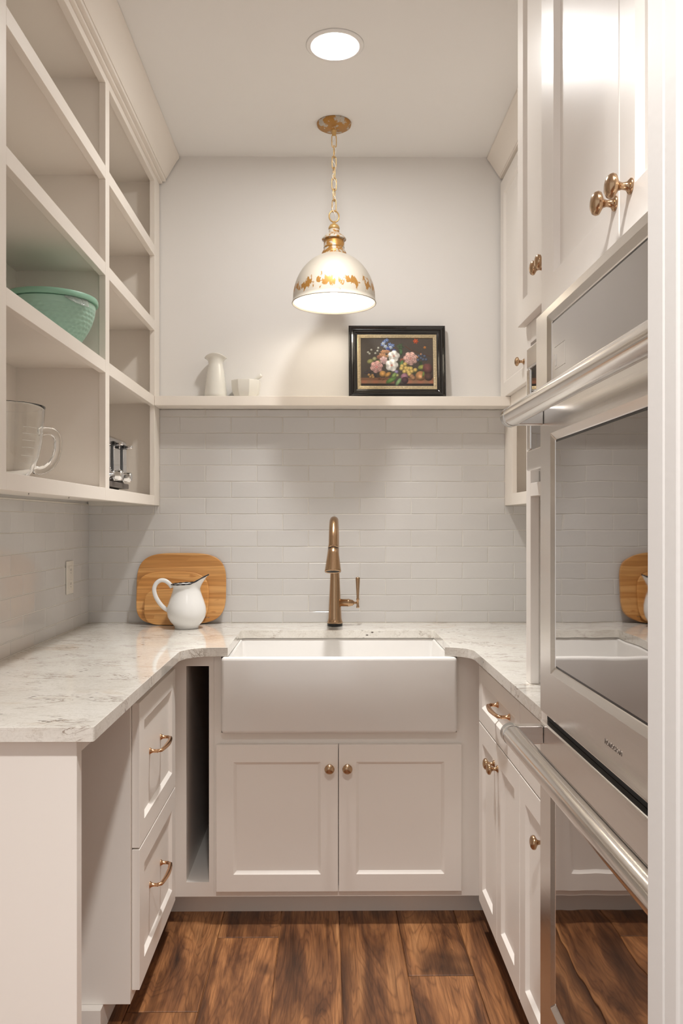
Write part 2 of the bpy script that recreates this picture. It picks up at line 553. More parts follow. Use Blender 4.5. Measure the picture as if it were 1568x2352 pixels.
# left wall, its tiles face +X ; right wall, facing -X (mostly behind the ovens' hutch)
rotL = Matrix.Rotation(PI / 2, 3, 'Z'); rotR = Matrix.Rotation(-PI / 2, 3, 'Z')
B(LEFT - .005, LEFT + .0013, 1.69, BACK, CT1, 1.40).build('grout_bed', 'grout', wl)
tile_run(wl, 1.69, BACK - .001, CT1 + .001, 1.396, BACK - .001 - 20 * TW, lambda me, u, z: inst('tile', me, wl, (LEFT - .005, u, z), rotL))
B(RIGHT - .0013, RIGHT + .005, 2.15, BACK, CT1, 1.40).build('grout_bed', 'grout', wr)
tile_run(wr, 2.15, BACK - .001, CT1 + .001, 1.396, BACK - .001 - 20 * TW, lambda me, u, z: inst('tile', me, wr, (RIGHT + .005, u, z), rotR))

# ------------------------------------------------------------------ recessed lights
def downlight(x, y, lens, label):
    t = thing('recessed_downlight', label, 'ceiling light', (x, y, CEIL))
    MB().lathe([(.0705, -.0005), (.0705, -.0035), (.078, -.0055), (.088, -.0035), (.0915, -.0005)], (x, y, CEIL), 48).build('trim_ring', 'ceiling_paint', t, smooth=True)
    MB().lathe([(0, -.0035), (.070, -.0035), (.070, -.0008), (0, -.0008)], (x, y, CEIL), 40).build('lens', lens, t)
downlight(.029, 2.60, 'lens_glow', 'round white recessed downlight glowing in the ceiling before the pendant')
downlight(.029, .30, 'lens_glow_near', 'round white recessed downlight overhead, nearer the doorway')

# ------------------------------------------------------------------ hardware shared meshes
def frame_of(N):
    N = Vector(N); Z = Vector((0, 0, 1)); U = Z.cross(N)      # local x = U, y = Z?, mapped below
    return Matrix(((U.x, 0, N.x), (U.y, 0, N.y), (U.z, 1, N.z)))   # columns: local x -> U, y -> Z, z -> N
def knob_mesh():
    m = MB()
    m.lathe([(0, 0), (.0105, 0), (.0105, .002), (.0085, .0035), (.0055, .006), (.0046, .012), (.0062, .0165), (.0095, .019)], seg=24, closed=False)
    m.lathe([(.0095, .019), (.0158, .0225), (.0165, .026), (.0150, .0295), (.0105, .0325), (.0045, .034), (0, .0343)], seg=24, closed=False)
    me = m.mesh('knob', smooth=True); me.materials.append(MATS['bronze'])
    return me
KNOB = knob_mesh()
def pull_mesh(half=.076):
    m = MB()
    for s in (-1, 1):
        m.lathe([(0, 0), (.0095, 0), (.0095, .0015), (.007, .004), (.0050, .009), (.0048, .018), (.0052, .023)], (s * half, 0, 0), 16, closed=False)
    pts, rad = [], []
    n = 17
    for i in range(n):
        t = -1 + 2 * i / (n - 1)
        if abs(t) > .86:
            k = (abs(t) - .86) / .14
            u = math.copysign(half * (.88 + .12 * math.sin(k * PI / 2)), t); z = .031 - .011 * (1 - math.cos(k * PI / 2))
        else:
            u = half * t * .88 / .86; z = .031 + .006 * (1 - (t / .86) ** 2)
        pts.append((u, 0, z)); rad.append(.0046 + .0012 * (1 - abs(t)))
    m.tube(pts, rad, 12, flat=1.25)
    me = m.mesh('pull', smooth=True); me.materials.append(MATS['rose_bronze'])
    return me
PULL = pull_mesh()

def panel_door(name, parent, O, N, w, h, hw=None, hw_at=None, fw=.057, bev=.010, depth=.009, t=.020, paint='cabinet_paint', label=None):
    """framed door or drawer front. O: lower corner at the back face, seen from the front left; N: facing"""
    N = Vector(N); O = Vector(O); Z = Vector((0, 0, 1)); U = Z.cross(N)
    P = lambda u, v, n: O + U * u + Z * v + N * n
    def ring(i, n): return [P(i, i, n), P(w - i, i, n), P(w - i, h - i, n), P(i, h - i, n)]
    rings = [ring(0, 0), ring(0, t), ring(fw, t), ring(fw + bev, t - depth), ring(fw + bev, 0)]
    vs = [p for r in rings for p in r]; fs = []
    for a in range(5):
        b = (a + 1) % 5
        for i in range(4):
            j = (i + 1) % 4
            fs.append((a * 4 + i, a * 4 + j, b * 4 + j, b * 4 + i))
    d = MB().add(vs, fs).build(name, paint, parent, bevel=.0016, seg=2, angle=50)
    i = fw + bev
    pm = MB(); pv = [P(u, v, n) for n in (.002, t - depth) for (u, v) in ((i, i), (w - i, i), (w - i, h - i), (i, h - i))]
    pm.add(pv, [(0, 1, 2, 3), (4, 5, 6, 7), (0, 1, 5, 4), (1, 2, 6, 5), (2, 3, 7, 6), (3, 0, 4, 7)])
    pm.build('panel', paint, d)
    if hw:
        R = frame_of(N)
        on_panel = i < hw_at[0] < w - i and i < hw_at[1] < h - i
        inst('knob' if hw is KNOB else 'pull', hw, d, P(hw_at[0], hw_at[1], (t - depth) if on_panel else t), R)
    return d

# ------------------------------------------------------------------ left open shelving
t = thing('open_shelf_unit', 'cream open shelf unit with eight cubbies hung on the left wall', 'shelf', (LEFT, 2.5, 1.394))
X0, X1 = LEFT + .001, SF
Y0, Y1 = 1.70, BACK - .001
B(X0, X0 + .008, Y0, Y1, 1.41, 2.727).build('back_panel', 'shelf_paint', t)
for (ya, yb) in ((Y0, Y0 + .02), (2.576, 2.596), (Y1 - .03, Y1)):
    B(X0 + .008, X1 - .02, ya, yb, 1.41, 2.727).build('upright', 'shelf_paint', t)
for z in (1.410, 1.804, 2.105, 2.404):
    for ya, yb in ((Y0 + .02, 2.576), (2.596, Y1 - .03)):
        B(X0 + .008, X1 - .02, ya, yb, z, z + .0225).build('shelf_board', 'shelf_paint', t, bevel=.001)
B(X0 + .008, X1 - .02, Y0 + .02, Y1 - .03, 2.705, 2.727).build('top_board', 'shelf_paint', t)
for ya, yb in ((Y0, 1.768), (2.562, 2.607), (3.295, Y1)):
    B(X1 - .02, X1, ya, yb, 1.394, 2.709).build('stile', 'shelf_paint', t, bevel=.0012)
for za, zb in ((1.394, 1.432), (1.788, 1.827), (2.088, 2.128), (2.386, 2.427), (2.684, 2.709)):
    for ya, yb in ((1.768, 2.562), (2.607, 3.295)):
        B(X1 - .0202, X1 - .0002, ya, yb, za, zb).build('rail', 'shelf_paint', t, bevel=.0012)
MB().box(X1 - .02, X1 + .012, Y0, Y1, 2.709, 2.718).box(X1 - .02, X1 + .026, Y0, Y1, 2.718, 2.730).build('molding', 'shelf_paint', t, bevel=.002)
cove = [(X1 - .02, 2.7305), (X1 + .028, 2.7305), (X1 + .036, 2.742), (X1 + .052, 2.770), (X1 + .071, 2.802), (X1 + .081, 2.814), (X1 + .081, CEIL - .0008), (X1 - .02, CEIL - .0008)]
MB().prism(cove, lambda a, b, h: (a, h, b), Y0, Y1).build('crown', 'shelf_paint', t, autosmooth=40)
for y in (2.18, 2.52):
    MB().lathe([(0, -.014), (.0022, -.006), (.0022, 0), (0, 0)], (-.78, y, 1.410), 8).build('screw', 'engraved', t)

# ------------------------------------------------------------------ picture ledge on the back wall
o = B(SF + .0004, .7346, 3.285, BACK + .0045, 1.789, 1.827).build('wall_ledge', 'shelf_paint', bevel=.002)
tag(o, 'long cream ledge shelf running across the back wall above the tiles', 'shelf')

# ------------------------------------------------------------------ right shallow wall cabinet
t = thing('wall_cabinet', 'shallow cream wall cabinet with open cubby below, beside the ledge', 'cabinet', (RIGHT, 2.77, 1.395))
fx = .735; ya, yb = 2.147, BACK - .001
B(RIGHT - .010, RIGHT - .001, ya, yb, 1.41, 2.727).build('back_panel', 'shelf_paint', t)
for a, b in ((ya, ya + .02), (yb - .03, yb)):
    B(fx + .02, RIGHT - .01, a, b, 1.41, 2.727).build('upright', 'shelf_paint', t)
for z in (1.412, 1.806, 2.70):
    B(fx + .02, RIGHT - .01, ya + .02, yb - .03, z, z + .0225).build('shelf_board', 'shelf_paint', t)
for a, b in ((3.263, yb), (ya, ya + .06)):
    B(fx, fx + .02, a, b, 1.395, 2.735).build('stile', 'shelf_paint', t, bevel=.0012)
for a, b in ((1.395, 1.440), (1.745, 1.835), (2.70, 2.735)):
    B(fx + .0002, fx + .0198, ya + .06, 3.263, a, b).build('rail', 'shelf_paint', t, bevel=.0012)
panel_door('door', t, (fx - .0005, 3.379, 1.828), (-1, 0, 0), .447, .884, KNOB, (.402, .077))
panel_door('door', t, (fx - .0005, 2.929, 1.828), (-1, 0, 0), .447, .884, KNOB, (.402, .077))
B(fx - .022, fx + .02, ya, yb, 2.7355, 2.742).build('molding', 'shelf_paint', t, bevel=.0015)
cove = [(fx + .02, 2.7422), (fx - .024, 2.7422), (fx - .030, 2.752), (fx - .046, 2.776), (fx - .064, 2.804), (fx - .074, 2.815), (fx - .074, CEIL - .0008), (fx + .02, CEIL - .0008)]
MB().prism(cove, lambda a, b, h: (a, h, b), ya, yb).build('crown', 'shelf_paint', t, autosmooth=40)

# ------------------------------------------------------------------ stone worktop
def arc(cx, cy, r, a0, a1, n=9):
    return [(cx + r * math.cos(a0 + (a1 - a0) * i / (n - 1)), cy + r * math.sin(a0 + (a1 - a0) * i / (n - 1))) for i in range(n)]
CL, CR, CF = -.466, .476, 2.722
SX0, SX1, SYR = -.322, .411, 3.155
rl, rr_ = .105, .085
out = [(LEFT + .0005, 1.665)] + arc(CL - .006, 1.665 + .006, .006, -PI / 2, 0, 3)
out += arc(CL + rl, CF - rl, rl, PI, PI / 2)
out += [(SX0, CF), (SX0, SYR - .018)] + arc(SX0 + .018, SYR - .018, .018, PI, PI / 2, 5) + arc(SX1 - .018, SYR - .018, .018, PI / 2, 0, 5) + [(SX1, CF)]
out += arc(CR - rr_, CF - rr_, rr_, PI / 2, 0)
out += [(CR, 1.612), (RIGHT - .0005, 1.612), (RIGHT - .0005, BACK - .0005), (LEFT + .0005, BACK - .0005)]
o = MB().prism(out, lambda a, b, h: (a, b, h), CT0, CT1).build('worktop', 'granite', bevel=.0075, seg=4, angle=40)
tag(o, 'polished cream granite worktop with brown veins, U shaped around the sink', 'countertop')

# ------------------------------------------------------------------ left base: end panel and bay, drawer cabinet
t = thing('end_panel', 'tall cream end panel closing the empty bay under the worktop', 'panel', (LEFT, 1.69, 0))
B(LEFT + .001, LF, 1.690, 1.724, 0, CT0 - .0005).build('side_panel', 'cabinet_paint', t, bevel=.0015)
B(LF - .02, LF - .0004, 1.7245, 2.149, .850, CT0 - .0005).build('top_rail', 'cabinet_paint', t, bevel=.0012)

t = thing('drawer_cabinet', 'cream base cabinet with two deep drawers beside the empty bay', 'cabinet', (LEFT, 2.4, 0))
B(LEFT + .001, LF, 2.150, 2.170, .075, CT0 - .0005).build('side_panel', 'cabinet_paint', t, bevel=.001)
MB().box(LEFT + .001, LF - .02, 2.170, 2.72, .075, .095).box(LEFT + .001, LEFT + .01, 2.170, 2.72, .095, CT0 - .001).box(LEFT + .001, LF - .02, 2.72, 2.74, .075, CT0 - .001).build('carcass', 'cabinet_paint', t)
MB().box(LF - .02, LF - .0002, 2.1702, 2.20, .075, CT0 - .0005).box(LF - .02, LF - .0002, 2.645, 2.7448, .075, CT0 - .0005).box(LF - .02, LF - .0002, 2.20, 2.645, .846, CT0 - .0005).box(LF - .02, LF - .0002, 2.20, 2.645, .455, .49).box(LF - .02, LF - .0002, 2.20, 2.645, .075, .115).build('face_frame', 'cabinet_paint', t)
B(LEFT + .02, LF - .07, 2.124, 2.82, 0, .0745).build('toe_kick', 'cabinet_paint', t, bevel=.001)
for z0, z1 in ((.474, .853), (.103, .470)):
    panel_door('drawer', t, (LF + .0006, 2.165, z0), (1, 0, 0), .515, z1 - z0, PULL, (.245, (z1 - z0) / 2 + .018))

# ------------------------------------------------------------------ back run: tray slot and sink cabinet
t = thing('tray_cabinet', 'narrow cream cabinet with a tall open tray slot left of sink', 'cabinet', (-.44, 3.0, 0))
MB().box(LF + .0004, -.462, BF, BF + .02, .085, CT0 - .0005).box(-.387, -.3705, BF, BF + .02, .085, CT0 - .0005).box(-.462, -.387, BF, BF + .02, .849, CT0 - .0005).box(-.462, -.387, BF, BF + .02, .085, .133).build('face_frame', 'cabinet_paint', t)
B(-.474, -.462, BF + .02, 3.36, .085, .87).build('side_panel', 'cabinet_paint', t)
B(-.387, -.375, BF + .02, 3.36, .085, .87).build('side_panel', 'slot_brown', t)
B(-.462, -.387, BF + .02, 3.36, .118, .133).build('bottom_board', 'cabinet_paint', t)
B(-.462, -.387, 3.345, 3.36, .133, .87).build('back_panel', 'slot_brown', t)
B(-.462, -.387, BF + .02, 3.345, .86, .87).build('top_board', 'slot_brown', t)

t = thing('sink_cabinet', 'cream sink base cabinet with two framed doors under the sink', 'cabinet', (.04, 3.0, 0))
MB().box(-.3702, -.346, BF, BF + .02, .085, CT0 - .0005).box(.435, RF - .0004, BF, BF + .02, .085, CT0 - .0005).box(-.346, .435, BF, BF + .02, .575, .628).box(-.346, .435, BF, BF + .02, .085, .12).build('face_frame', 'cabinet_paint', t)
B(-.3702, -.355, BF + .02, 3.36, .085, .87).build('side_panel', 'cabinet_paint', t)
B(.445, .46, BF + .02, 3.36, .085, .87).build('side_panel', 'cabinet_paint', t)
B(-.355, .445, BF + .02, 3.36, .085, .10).build('bottom_board', 'cabinet_paint', t)
B(-.575, .584, 2.822, 2.838, 0, .0845).build('toe_kick', 'cabinet_paint', t)
panel_door('door', t, (-.361, BF - .0006, .109), (0, -1, 0), .4015, .484, KNOB, (.373, .410))
panel_door('door', t, (.0425, BF - .0006, .109), (0, -1, 0), .4055, .484, KNOB, (.028, .410))

# ------------------------------------------------------------------ farmhouse sink
t = thing('farmhouse_sink', 'white fireclay apron front sink set below the granite', 'sink', (.045, 2.95, .633))
sx0, sx1, sy0, sy1, sz0, sz1 = -.343, .432, 2.708, 3.19, .633, .8833
ix0, ix1, iy0, iy1, iz = -.318, .407, 2.736, 3.158, .665
vs = []
for z, (a, b, c, d) in ((sz0, (sx0, sx1, sy0, sy1)), (sz1, (sx0, sx1, sy0, sy1)), (sz1, (ix0, ix1, iy0, iy1)), (iz, (ix0 + .012, ix1 - .012, iy0 + .012, iy1 - .012))):
    vs += [(a, c, z), (b, c, z), (b, d, z), (a, d, z)]
fs = [(0, 1, 2, 3), (12, 13, 14, 15)]
for r in range(3):
    for i in range(4):
        j = (i + 1) % 4; fs.append((r * 4 + i, r * 4 + j, r * 4 + 4 + j, r * 4 + 4 + i))
o = MB().add(vs, fs).build('basin', 'porcelain', t, smooth=True, bevel=.012, seg=4, angle=30)
MB().lathe([(0, .003), (.03, .003), (.045, .0015), (.045, 0), (0, 0)], (.045, 2.95, iz + .0004), 28).build('drain', 'bronze', t, smooth=True)

# ------------------------------------------------------------------ faucet
fx_, fy_ = .036, 3.285
t = thing('faucet', 'brushed bronze pull-down faucet standing behind the white sink', 'faucet', (fx_, fy_, CT1))
c0 = (fx_, fy_, CT1)
MB().lathe([(0, .0004), (.0305, .0004), (.0305, .012), (0, .012)], c0, 32).build('base_ring', 'black_plastic', t, bevel=.001)
MB().lathe([(0, .012), (.0310, .012), (.0310, .016), (.0285, .021), (.0262, .03), (.0175, .225), (.0165, .30), (0, .30)], c0, 32).build('body', 'bronze', t, smooth=True)
pts, rad = [], []
R_ = .098
for i in range(22):
    a = PI * .915 * i / 21
    pts.append((fx_ - .004 * (1 - math.cos(a)), fy_ - R_ * (1 - math.cos(a)), CT1 + .30 + .118 * max(0, math.sin(a)) ** .92))
    rad.append(.0163 + .0012 * i / 21)
end = Vector(pts[-1]); ax_ = Vector((-.02, -.27, -1)).normalized()
pts += [end + ax_ * .008, end + ax_ * .019]; rad += [.0182, .0192]
MB().tube(pts, rad, 24).build('spout', 'bronze', t, smooth=True)
h0 = pts[-1]
ax = Vector((-.02, -.27, -1)).normalized()
MB().lathe([(.0196, 0), (.0196, .0018), (0, .0018)], h0, 28, ax).build('seam_ring', 'black_plastic', t)
h1 = Vector(h0) + ax * .0018
MB().lathe([(0, 0), (.0195, 0), (.0215, .02), (.030, .082), (.0308, .087), (.0296, .090), (.0268, .0898), (.0262, .080), (0, .080)], h1, 32, ax).build('spray_head', 'bronze', t, smooth=True)
MB().lathe([(0, .0805), (.0258, .0805), (.0255, .0885), (.012, .0882), (.008, .0865), (0, .0865)], h1, 24, ax).build('nozzle', 'black_rubber', t, smooth=True)
vz = CT1 + .093
MB().lathe([(.0, .0), (.0148, .0), (.0148, .038), (.0155, .0385), (.0155, .043), (.0150, .0435), (.0115, .060), (.0085, .0615), (.0045, .066), (.0045, .078), (0, .078)], (fx_ + .012, fy_, vz), 24, (1, 0, -.02)).build('valve', 'bronze', t, smooth=True)
MB().lathe([(0, 0), (.0060, 0), (.0062, .004), (.0048, .012), (.0048, .030), (.0064, .033), (.0064, .035), (.0050, .038), (.0052, .05), (.0088, .118), (.0078, .1205), (0, .1222)], (fx_ + .091, fy_, vz - .021), 20).build('lever', 'bronze', t, smooth=True)

# ------------------------------------------------------------------ right base cabinets
t = thing('base_cabinet', 'cream base cabinet with one drawer over two narrow doors', 'cabinet', (RIGHT, 2.4, 0))
MB().box(RF + .02, RIGHT - .001, 2.105, 2.72, .075, .095).box(RF + .02, RIGHT - .001, 2.105, 2.125, .095, CT0 - .001).box(RF + .02, RIGHT - .001, 2.70, 2.72, .095, CT0 - .001).build('carcass', 'cabinet_paint', t)
MB().box(RF + .0002, RF + .02, 2.105, 2.13, .075, CT0 - .0005).box(RF + .0002, RF + .02, 2.65, 2.7448, .075, CT0 - .0005).box(RF + .0002, RF + .02, 2.13, 2.65, .86, CT0 - .0005).box(RF + .0002, RF + .02, 2.13, 2.65, .67, .70).box(RF + .0002, RF + .02, 2.13, 2.65, .075, .115).build('face_frame', 'cabinet_paint', t)
B(RF + .07, RIGHT - .02, 2.1, 2.8215, 0, .0745).build('toe_kick', 'cabinet_paint', t)
panel_door('drawer', t, (RF - .0006, 2.668, .6865), (-1, 0, 0), .558, .178, PULL, (.33, .105), fw=.05)
panel_door('door', t, (RF - .0006, 2.668, .104), (-1, 0, 0), .276, .5785, KNOB, (.243, .512))
panel_door('door', t, (RF - .0006, 2.389, .104), (-1, 0, 0), .279, .5785, KNOB, (.014, .512))
t = thing('base_cabinet', 'cream base cabinet with plain top panel and single knob, meeting the ovens', 'cabinet', (RIGHT, 1.85, 0))
MB().box(RF + .02, RIGHT - .001, 1.613, 2.1045, .075, .095).box(RF + .02, RIGHT - .001, 1.613, 1.633, .095, CT0 - .001).build('carcass', 'cabinet_paint', t)
MB().box(RF + .0002, RF + .02, 1.613, 1.64, .075, CT0 - .0005).box(RF + .0002, RF + .02, 2.08, 2.1045, .075, CT0 - .0005).box(RF + .0002, RF + .02, 1.64, 2.08, .86, CT0 - .0005).box(RF + .0002, RF + .02, 1.64, 2.08, .67, .70).box(RF + .0002, RF + .02, 1.64, 2.08, .075, .115).build('face_frame', 'cabinet_paint', t)
B(RF + .07, RIGHT - .02, 1.613, 2.0995, 0, .0745).build('toe_kick', 'cabinet_paint', t)
B(RF - .0206, RF - .0006, 1.66, 2.1055, .6865, .8645).build('drawer_front', 'cabinet_paint', t, bevel=.0016)
panel_door('door', t, (RF - .0006, 2.1055, .104), (-1, 0, 0), .445, .5785, KNOB, (.205, .484))

# ------------------------------------------------------------------ hutch with microwave bay, standing on the worktop
HX = .52
t = thing('hutch', 'cream hutch cabinet on the right worktop housing the microwave', 'cabinet', (RIGHT, 1.88, CT1))
B(HX, HX + .022, 2.098, 2.143, CT1 + .0005, 2.735).build('stile', 'cabinet_paint', t, bevel=.0012)
B(HX, HX + .022, 1.613, 1.65, CT1 + .0005, 2.735).build('stile', 'cabinet_paint', t, bevel=.0012)
B(HX + .022, RIGHT - .001, 2.112, 2.130, CT1 + .0005, 2.735).build('side_panel', 'cabinet_paint', t)
B(HX + .022, RIGHT - .001, 1.613, 1.631, CT1 + .0005, 2.735).build('side_panel', 'cabinet_paint', t)
B(RIGHT - .015, RIGHT - .001, 1.631, 2.112, CT1 + .0005, 2.735).build('back_panel', 'cabinet_paint', t)
for za, zb in ((1.391, 1.425), (1.780, 1.85), (2.70, 2.735)):
    B(HX + .0002, HX + .022, 1.65, 2.098, za, zb).build('rail', 'cabinet_paint', t, bevel=.0012)
for z in (1.403, 1.83, 2.712):
    B(HX + .0222, RIGHT - .015, 1.631, 2.112, z, z + .022).build('shelf_board', 'cabinet_paint', t)
panel_door('door', t, (HX - .0006, 2.150, 1.832), (-1, 0, 0), .283, .885, KNOB, (.262, .075))
panel_door('door', t, (HX - .0006, 1.864, 1.832), (-1, 0, 0), .245, .885, KNOB, (.022, .075))
B(HX - .03, RIGHT - .001, 1.613, 2.143, 2.7355, CEIL - .0008).build('frieze', 'cabinet_paint', t)

t = thing('microwave', 'stainless countertop microwave tucked in the hutch beside the wall ovens', 'microwave', (.7, 1.84, 1.4255))
mx, my0, my1, mz0, mz1 = .497, 1.66, 2.045, 1.452, 1.754
B(mx + .026, .93, my0, my1, mz0, mz1 - .008).build('body', 'stainless', t, bevel=.006, seg=3)
vs = [(mx, my0, mz0), (mx, my1, mz0), (mx, my1, mz1), (mx, my0, mz1)]
w0, w1, v0, v1 = my0 + .02, my1 - .026, mz0 + .05, mz1 - .052
mm = MB()
for a, b, c, d in ((my0, my1, v1, mz1), (my0, my1, mz0, v0), (my0, w0, v0, v1), (w1, my1, v0, v1)): mm.box(mx, mx + .025, a, b, c, d)
mm.build('door', 'stainless', t, bevel=.004, seg=3)
B(mx + .004, mx + .024, w0, w1, v0, v1).build('window', 'oven_glass', t)
for y in (my0 + .04, my1 - .05):
    MB().lathe([(0, 0), (.014, 0), (.012, .0262), (0, .0262)], (mx + .06, y, 1.4256), 16).build('foot', 'black_rubber', t)
    MB().lathe([(0, 0), (.014, 0), (.012, .0262), (0, .0262)], (.88, y, 1.4256), 16).build('foot', 'black_rubber', t)

# ------------------------------------------------------------------ oven tower and double wall oven
TF = .421
t = thing('oven_tower', 'tall cream oven tower cabinet with two upper doors over the ovens', 'cabinet', (.72, 1.13, 0))
B(TF + .02, RIGHT - .001, 1.592, 1.611, .085, 2.735).build('side_panel', 'cabinet_paint', t)
B(TF + .02, RIGHT - .001, .702, .721, .085, 2.735).build('side_panel', 'cabinet_paint', t)
B(RIGHT - .014, RIGHT - .001, .721, 1.592, .085, 2.735).build('back_panel', 'cabinet_paint', t)
MB().box(TF, TF + .02, 1.50, 1.611, .085, 2.735).box(TF, TF + .02, .702, .752, .085, 2.735).box(TF, TF + .02, .752, 1.50, 1.690, 1.72).box(TF, TF + .02, .752, 1.50, 2.69, 2.735).box(TF, TF + .02, .752, 1.50, .34, .372).box(TF, TF + .02, .752, 1.50, .085, .12).build('face_frame', 'cabinet_paint', t)
B(TF + .0202, RIGHT - .014, .721, 1.592, 1.735, 1.755).build('shelf_board', 'cabinet_paint', t)
B(TF + .0202, RIGHT - .014, .721, 1.592, .340, .360).build('shelf_board', 'cabinet_paint', t)
B(TF + .07, RIGHT - .02, .702, 1.611, 0, .0845).build('toe_kick', 'cabinet_paint', t)
panel_door('door', t, (TF - .0006, 1.5095, 1.7085), (-1, 0, 0), .382, 1.01, KNOB, (.368, .058))
panel_door('door', t, (TF - .0006, 1.1255, 1.7085), (-1, 0, 0), .382, 1.01, KNOB, (.043, .058))
panel_door('drawer', t, (TF - .0006, 1.5095, .105), (-1, 0, 0), .766, .235, PULL, (.383, .13))
B(TF - .03, RIGHT - .001, .702, 1.611, 2.7355, CEIL - .0008).build('frieze', 'cabinet_paint', t)

OX = .390
t = thing('double_wall_oven', 'stainless double wall oven with dark glass doors and tubular handles', 'oven', (.7, 1.125, .38))
oy0, oy1 = .746, 1.503
B(TF + .021, .95, oy0 + .02, oy1 - .02, .372, 1.682).build('body', 'stainless', t)
B(OX + .026, TF + .0205, oy0 + .010, oy1 - .010, .378, 1.686).build('surround', 'black_plastic', t)
def glazed(name, y0, y1, z0, z1, wy0, wy1, wz0, wz1, x, thick, parent, rim=.007, tilt=.010):
    """slab with a window recessed behind a bevelled rim"""
    def ring(n, a, b, c, d): return [(x + n, a, c), (x + n, b, c), (x + n, b, d), (x + n, a, d)]
    e = .013
    rings = [ring(thick, y0, y1, z0, z1), ring(0, y0, y1, z0, z1), ring(0, wy0 - e, wy1 + e, wz0 - e, wz1 + e), ring(.006, wy0, wy1, wz0, wz1), ring(thick, wy0, wy1, wz0, wz1)]
    vs = [p for r in rings for p in r]; fs = []
    for a in range(5):
        b = (a + 1) % 5
        for i in range(4):
            j = (i + 1) % 4; fs.append((a * 4 + i, a * 4 + j, b * 4 + j, b * 4 + i))
    d = MB().add(vs, fs).build(name, 'stainless', parent, bevel=.0022, seg=2, angle=25)
    g = .004
    MB().box(x + .0062, x + thick - .002, wy0, wy1, wz0, wz1).build('gasket', 'black_plastic', d)
    MB().box(x + .0045, x + .0061, wy0 + g, wy1 - g, wz0 + g, wz1 - g).build('window', 'oven_glass', d)
    return d
cp = glazed('control_panel', oy0 - .012, oy1 + .014, 1.5465, 1.699, oy0 + .064, oy1 - .074, 1.565, 1.672, OX - .004, .030, t)
d1 = glazed('upper_door', oy0, oy1, .9835, 1.5445, oy0 + .082, oy1 - .082, 1.075, 1.467, OX, .026, t)
d2 = glazed('lower_door', oy0, oy1, .400, .9665, oy0 + .082, oy1 - .082, .494, .851, OX, .026, t)
B(OX + .012, OX + .0255, oy0 + .004, oy1 - .004, .967, .983).build('vent_slot', 'dark_gap', t)
B(OX + .004, OX + .0255, oy0, oy1, .374, .396).build('bottom_trim', 'stainless', t, bevel=.002)
def oven_handle(door, zc, post_z0, post_z1):
    hx, r = OX - .055, .0175
    h = MB().lathe([(0, .026), (r, .026), (r, .757 - .026 * 1), (0, .757 - .026)], (hx, oy0, zc), 40, (0, 1, 0)).build('handle', 'stainless_tube', door, autosmooth=50)
    for y, s in ((oy1, -1), (oy0, 1)):
        ya, yb = (y - .0255, y) if s < 0 else (y, y + .0255)
        MB().lathe([(0, ya - oy0), (r + .0008, ya - oy0), (r + .0008, yb - oy0 - .002), (r - .0012, yb - oy0), (0, yb - oy0)], (hx, oy0, zc), 40, (0, 1, 0)).build('end_cap', 'stainless_tube', h, autosmooth=50)
        MB().box(hx - .0, OX - .0004, ya + .0015, yb - .0005, post_z0, post_z1).build('bracket', 'stainless', h, bevel=.0015)
oven_handle(d1, 1.516, 1.5008, 1.5320)
oven_handle(d2, .943, .9275, .9592)
# maker's lettering, engraved on the upper door
fc = bpy.data.curves.new('lettering', 'FONT'); fc.body = 'MONOGRAM'; fc.size = .0104; fc.space_character = 1.12; fc.align_x = 'CENTER'; fc.align_y = 'CENTER'; fc.extrude = .0002
fo = bpy.data.objects.new('lettering_curve', fc); COL.objects.link(fo)
bpy.context.view_layer.update()
me = bpy.data.meshes.new_from_object(fo.evaluated_get(bpy.context.evaluated_depsgraph_get()))
bpy.data.objects.remove(fo)
me.materials.clear(); me.materials.append(MATS['engraved'])
M3 = Matrix(((0, 0, -1), (-1, 0, 0), (0, 1, 0)))
o = inst('lettering', me, d1, (OX - .0003, 1.120, 1.0195), M3)
# safety sticker in the corner of the control glass: outline, padlock, rule lines
gx = OX - .004 + .0043
st = MB()
sy, sz = 1.409, 1.585
for a, b, c, d in ((0, .062, .038, .0386), (0, .062, 0, .0006), (.0614, .062, 0, .0386)):
    st.box(gx - .0003, gx + .0001, sy - a, sy - b, sz + c, sz + d)
st.box(gx - .0004, gx + .0001, sy - .003, sy - .011, sz + .006, sz + .018)
st.tube([(gx - .0001, sy - .007 - .003 * math.cos(a), sz + .018 + .007 * math.sin(a)) for a in [PI * i / 8 for i in range(9)]], .0007, 6)
st.build('sticker', 'pale_print', cp)

# ------------------------------------------------------------------ pendant lamp
px_, py_ = .031, 3.11
t = thing('pendant_lamp', 'cream dome pendant lamp with worn gold patches hanging on a chain', 'lamp', (px_, py_, 2.147))
c0 = (px_, py_, 2.147)
prof = []
for i in range(20):
    a = math.radians(17.3 + (90 - 17.3) * i / 19)
    prof.append((.1545 * math.sin(a), .016 + .1735 * math.cos(a)))
outer = prof + [(.1553, .006), (.158, .003), (.1585, .0005), (.157, -.0012), (.1550, -.0005), (.1545, .003)]
inner = [(r - .0022, h) for r, h in reversed(prof)]
MB().lathe(outer + [(.1530, .006)] + inner + [outer[0]], c0, 72, closed=False).build('shade', 'shade_enamel', t, smooth=True)
MB().lathe([(r - .0026, h - .0004) for r, h in prof] + [(.1524, .005)], c0, 72, closed=False).build('shade_lining', 'white_ceramic', t, smooth=True, recalc=False)
MB().lathe([(0, .178), (.046, .183), (.0465, .189), (.043, .196), (.0385, .203), (.0385, .208), (.0398, .210), (.0385, .212), (.0385, .238), (.045, .2395), (.0458, .2425), (.043, .247), (.030, .2585), (.0195, .266), (.0195, .278), (.0175, .2795)], c0, 40).build('neck', 'worn_gold', t, autosmooth=60)
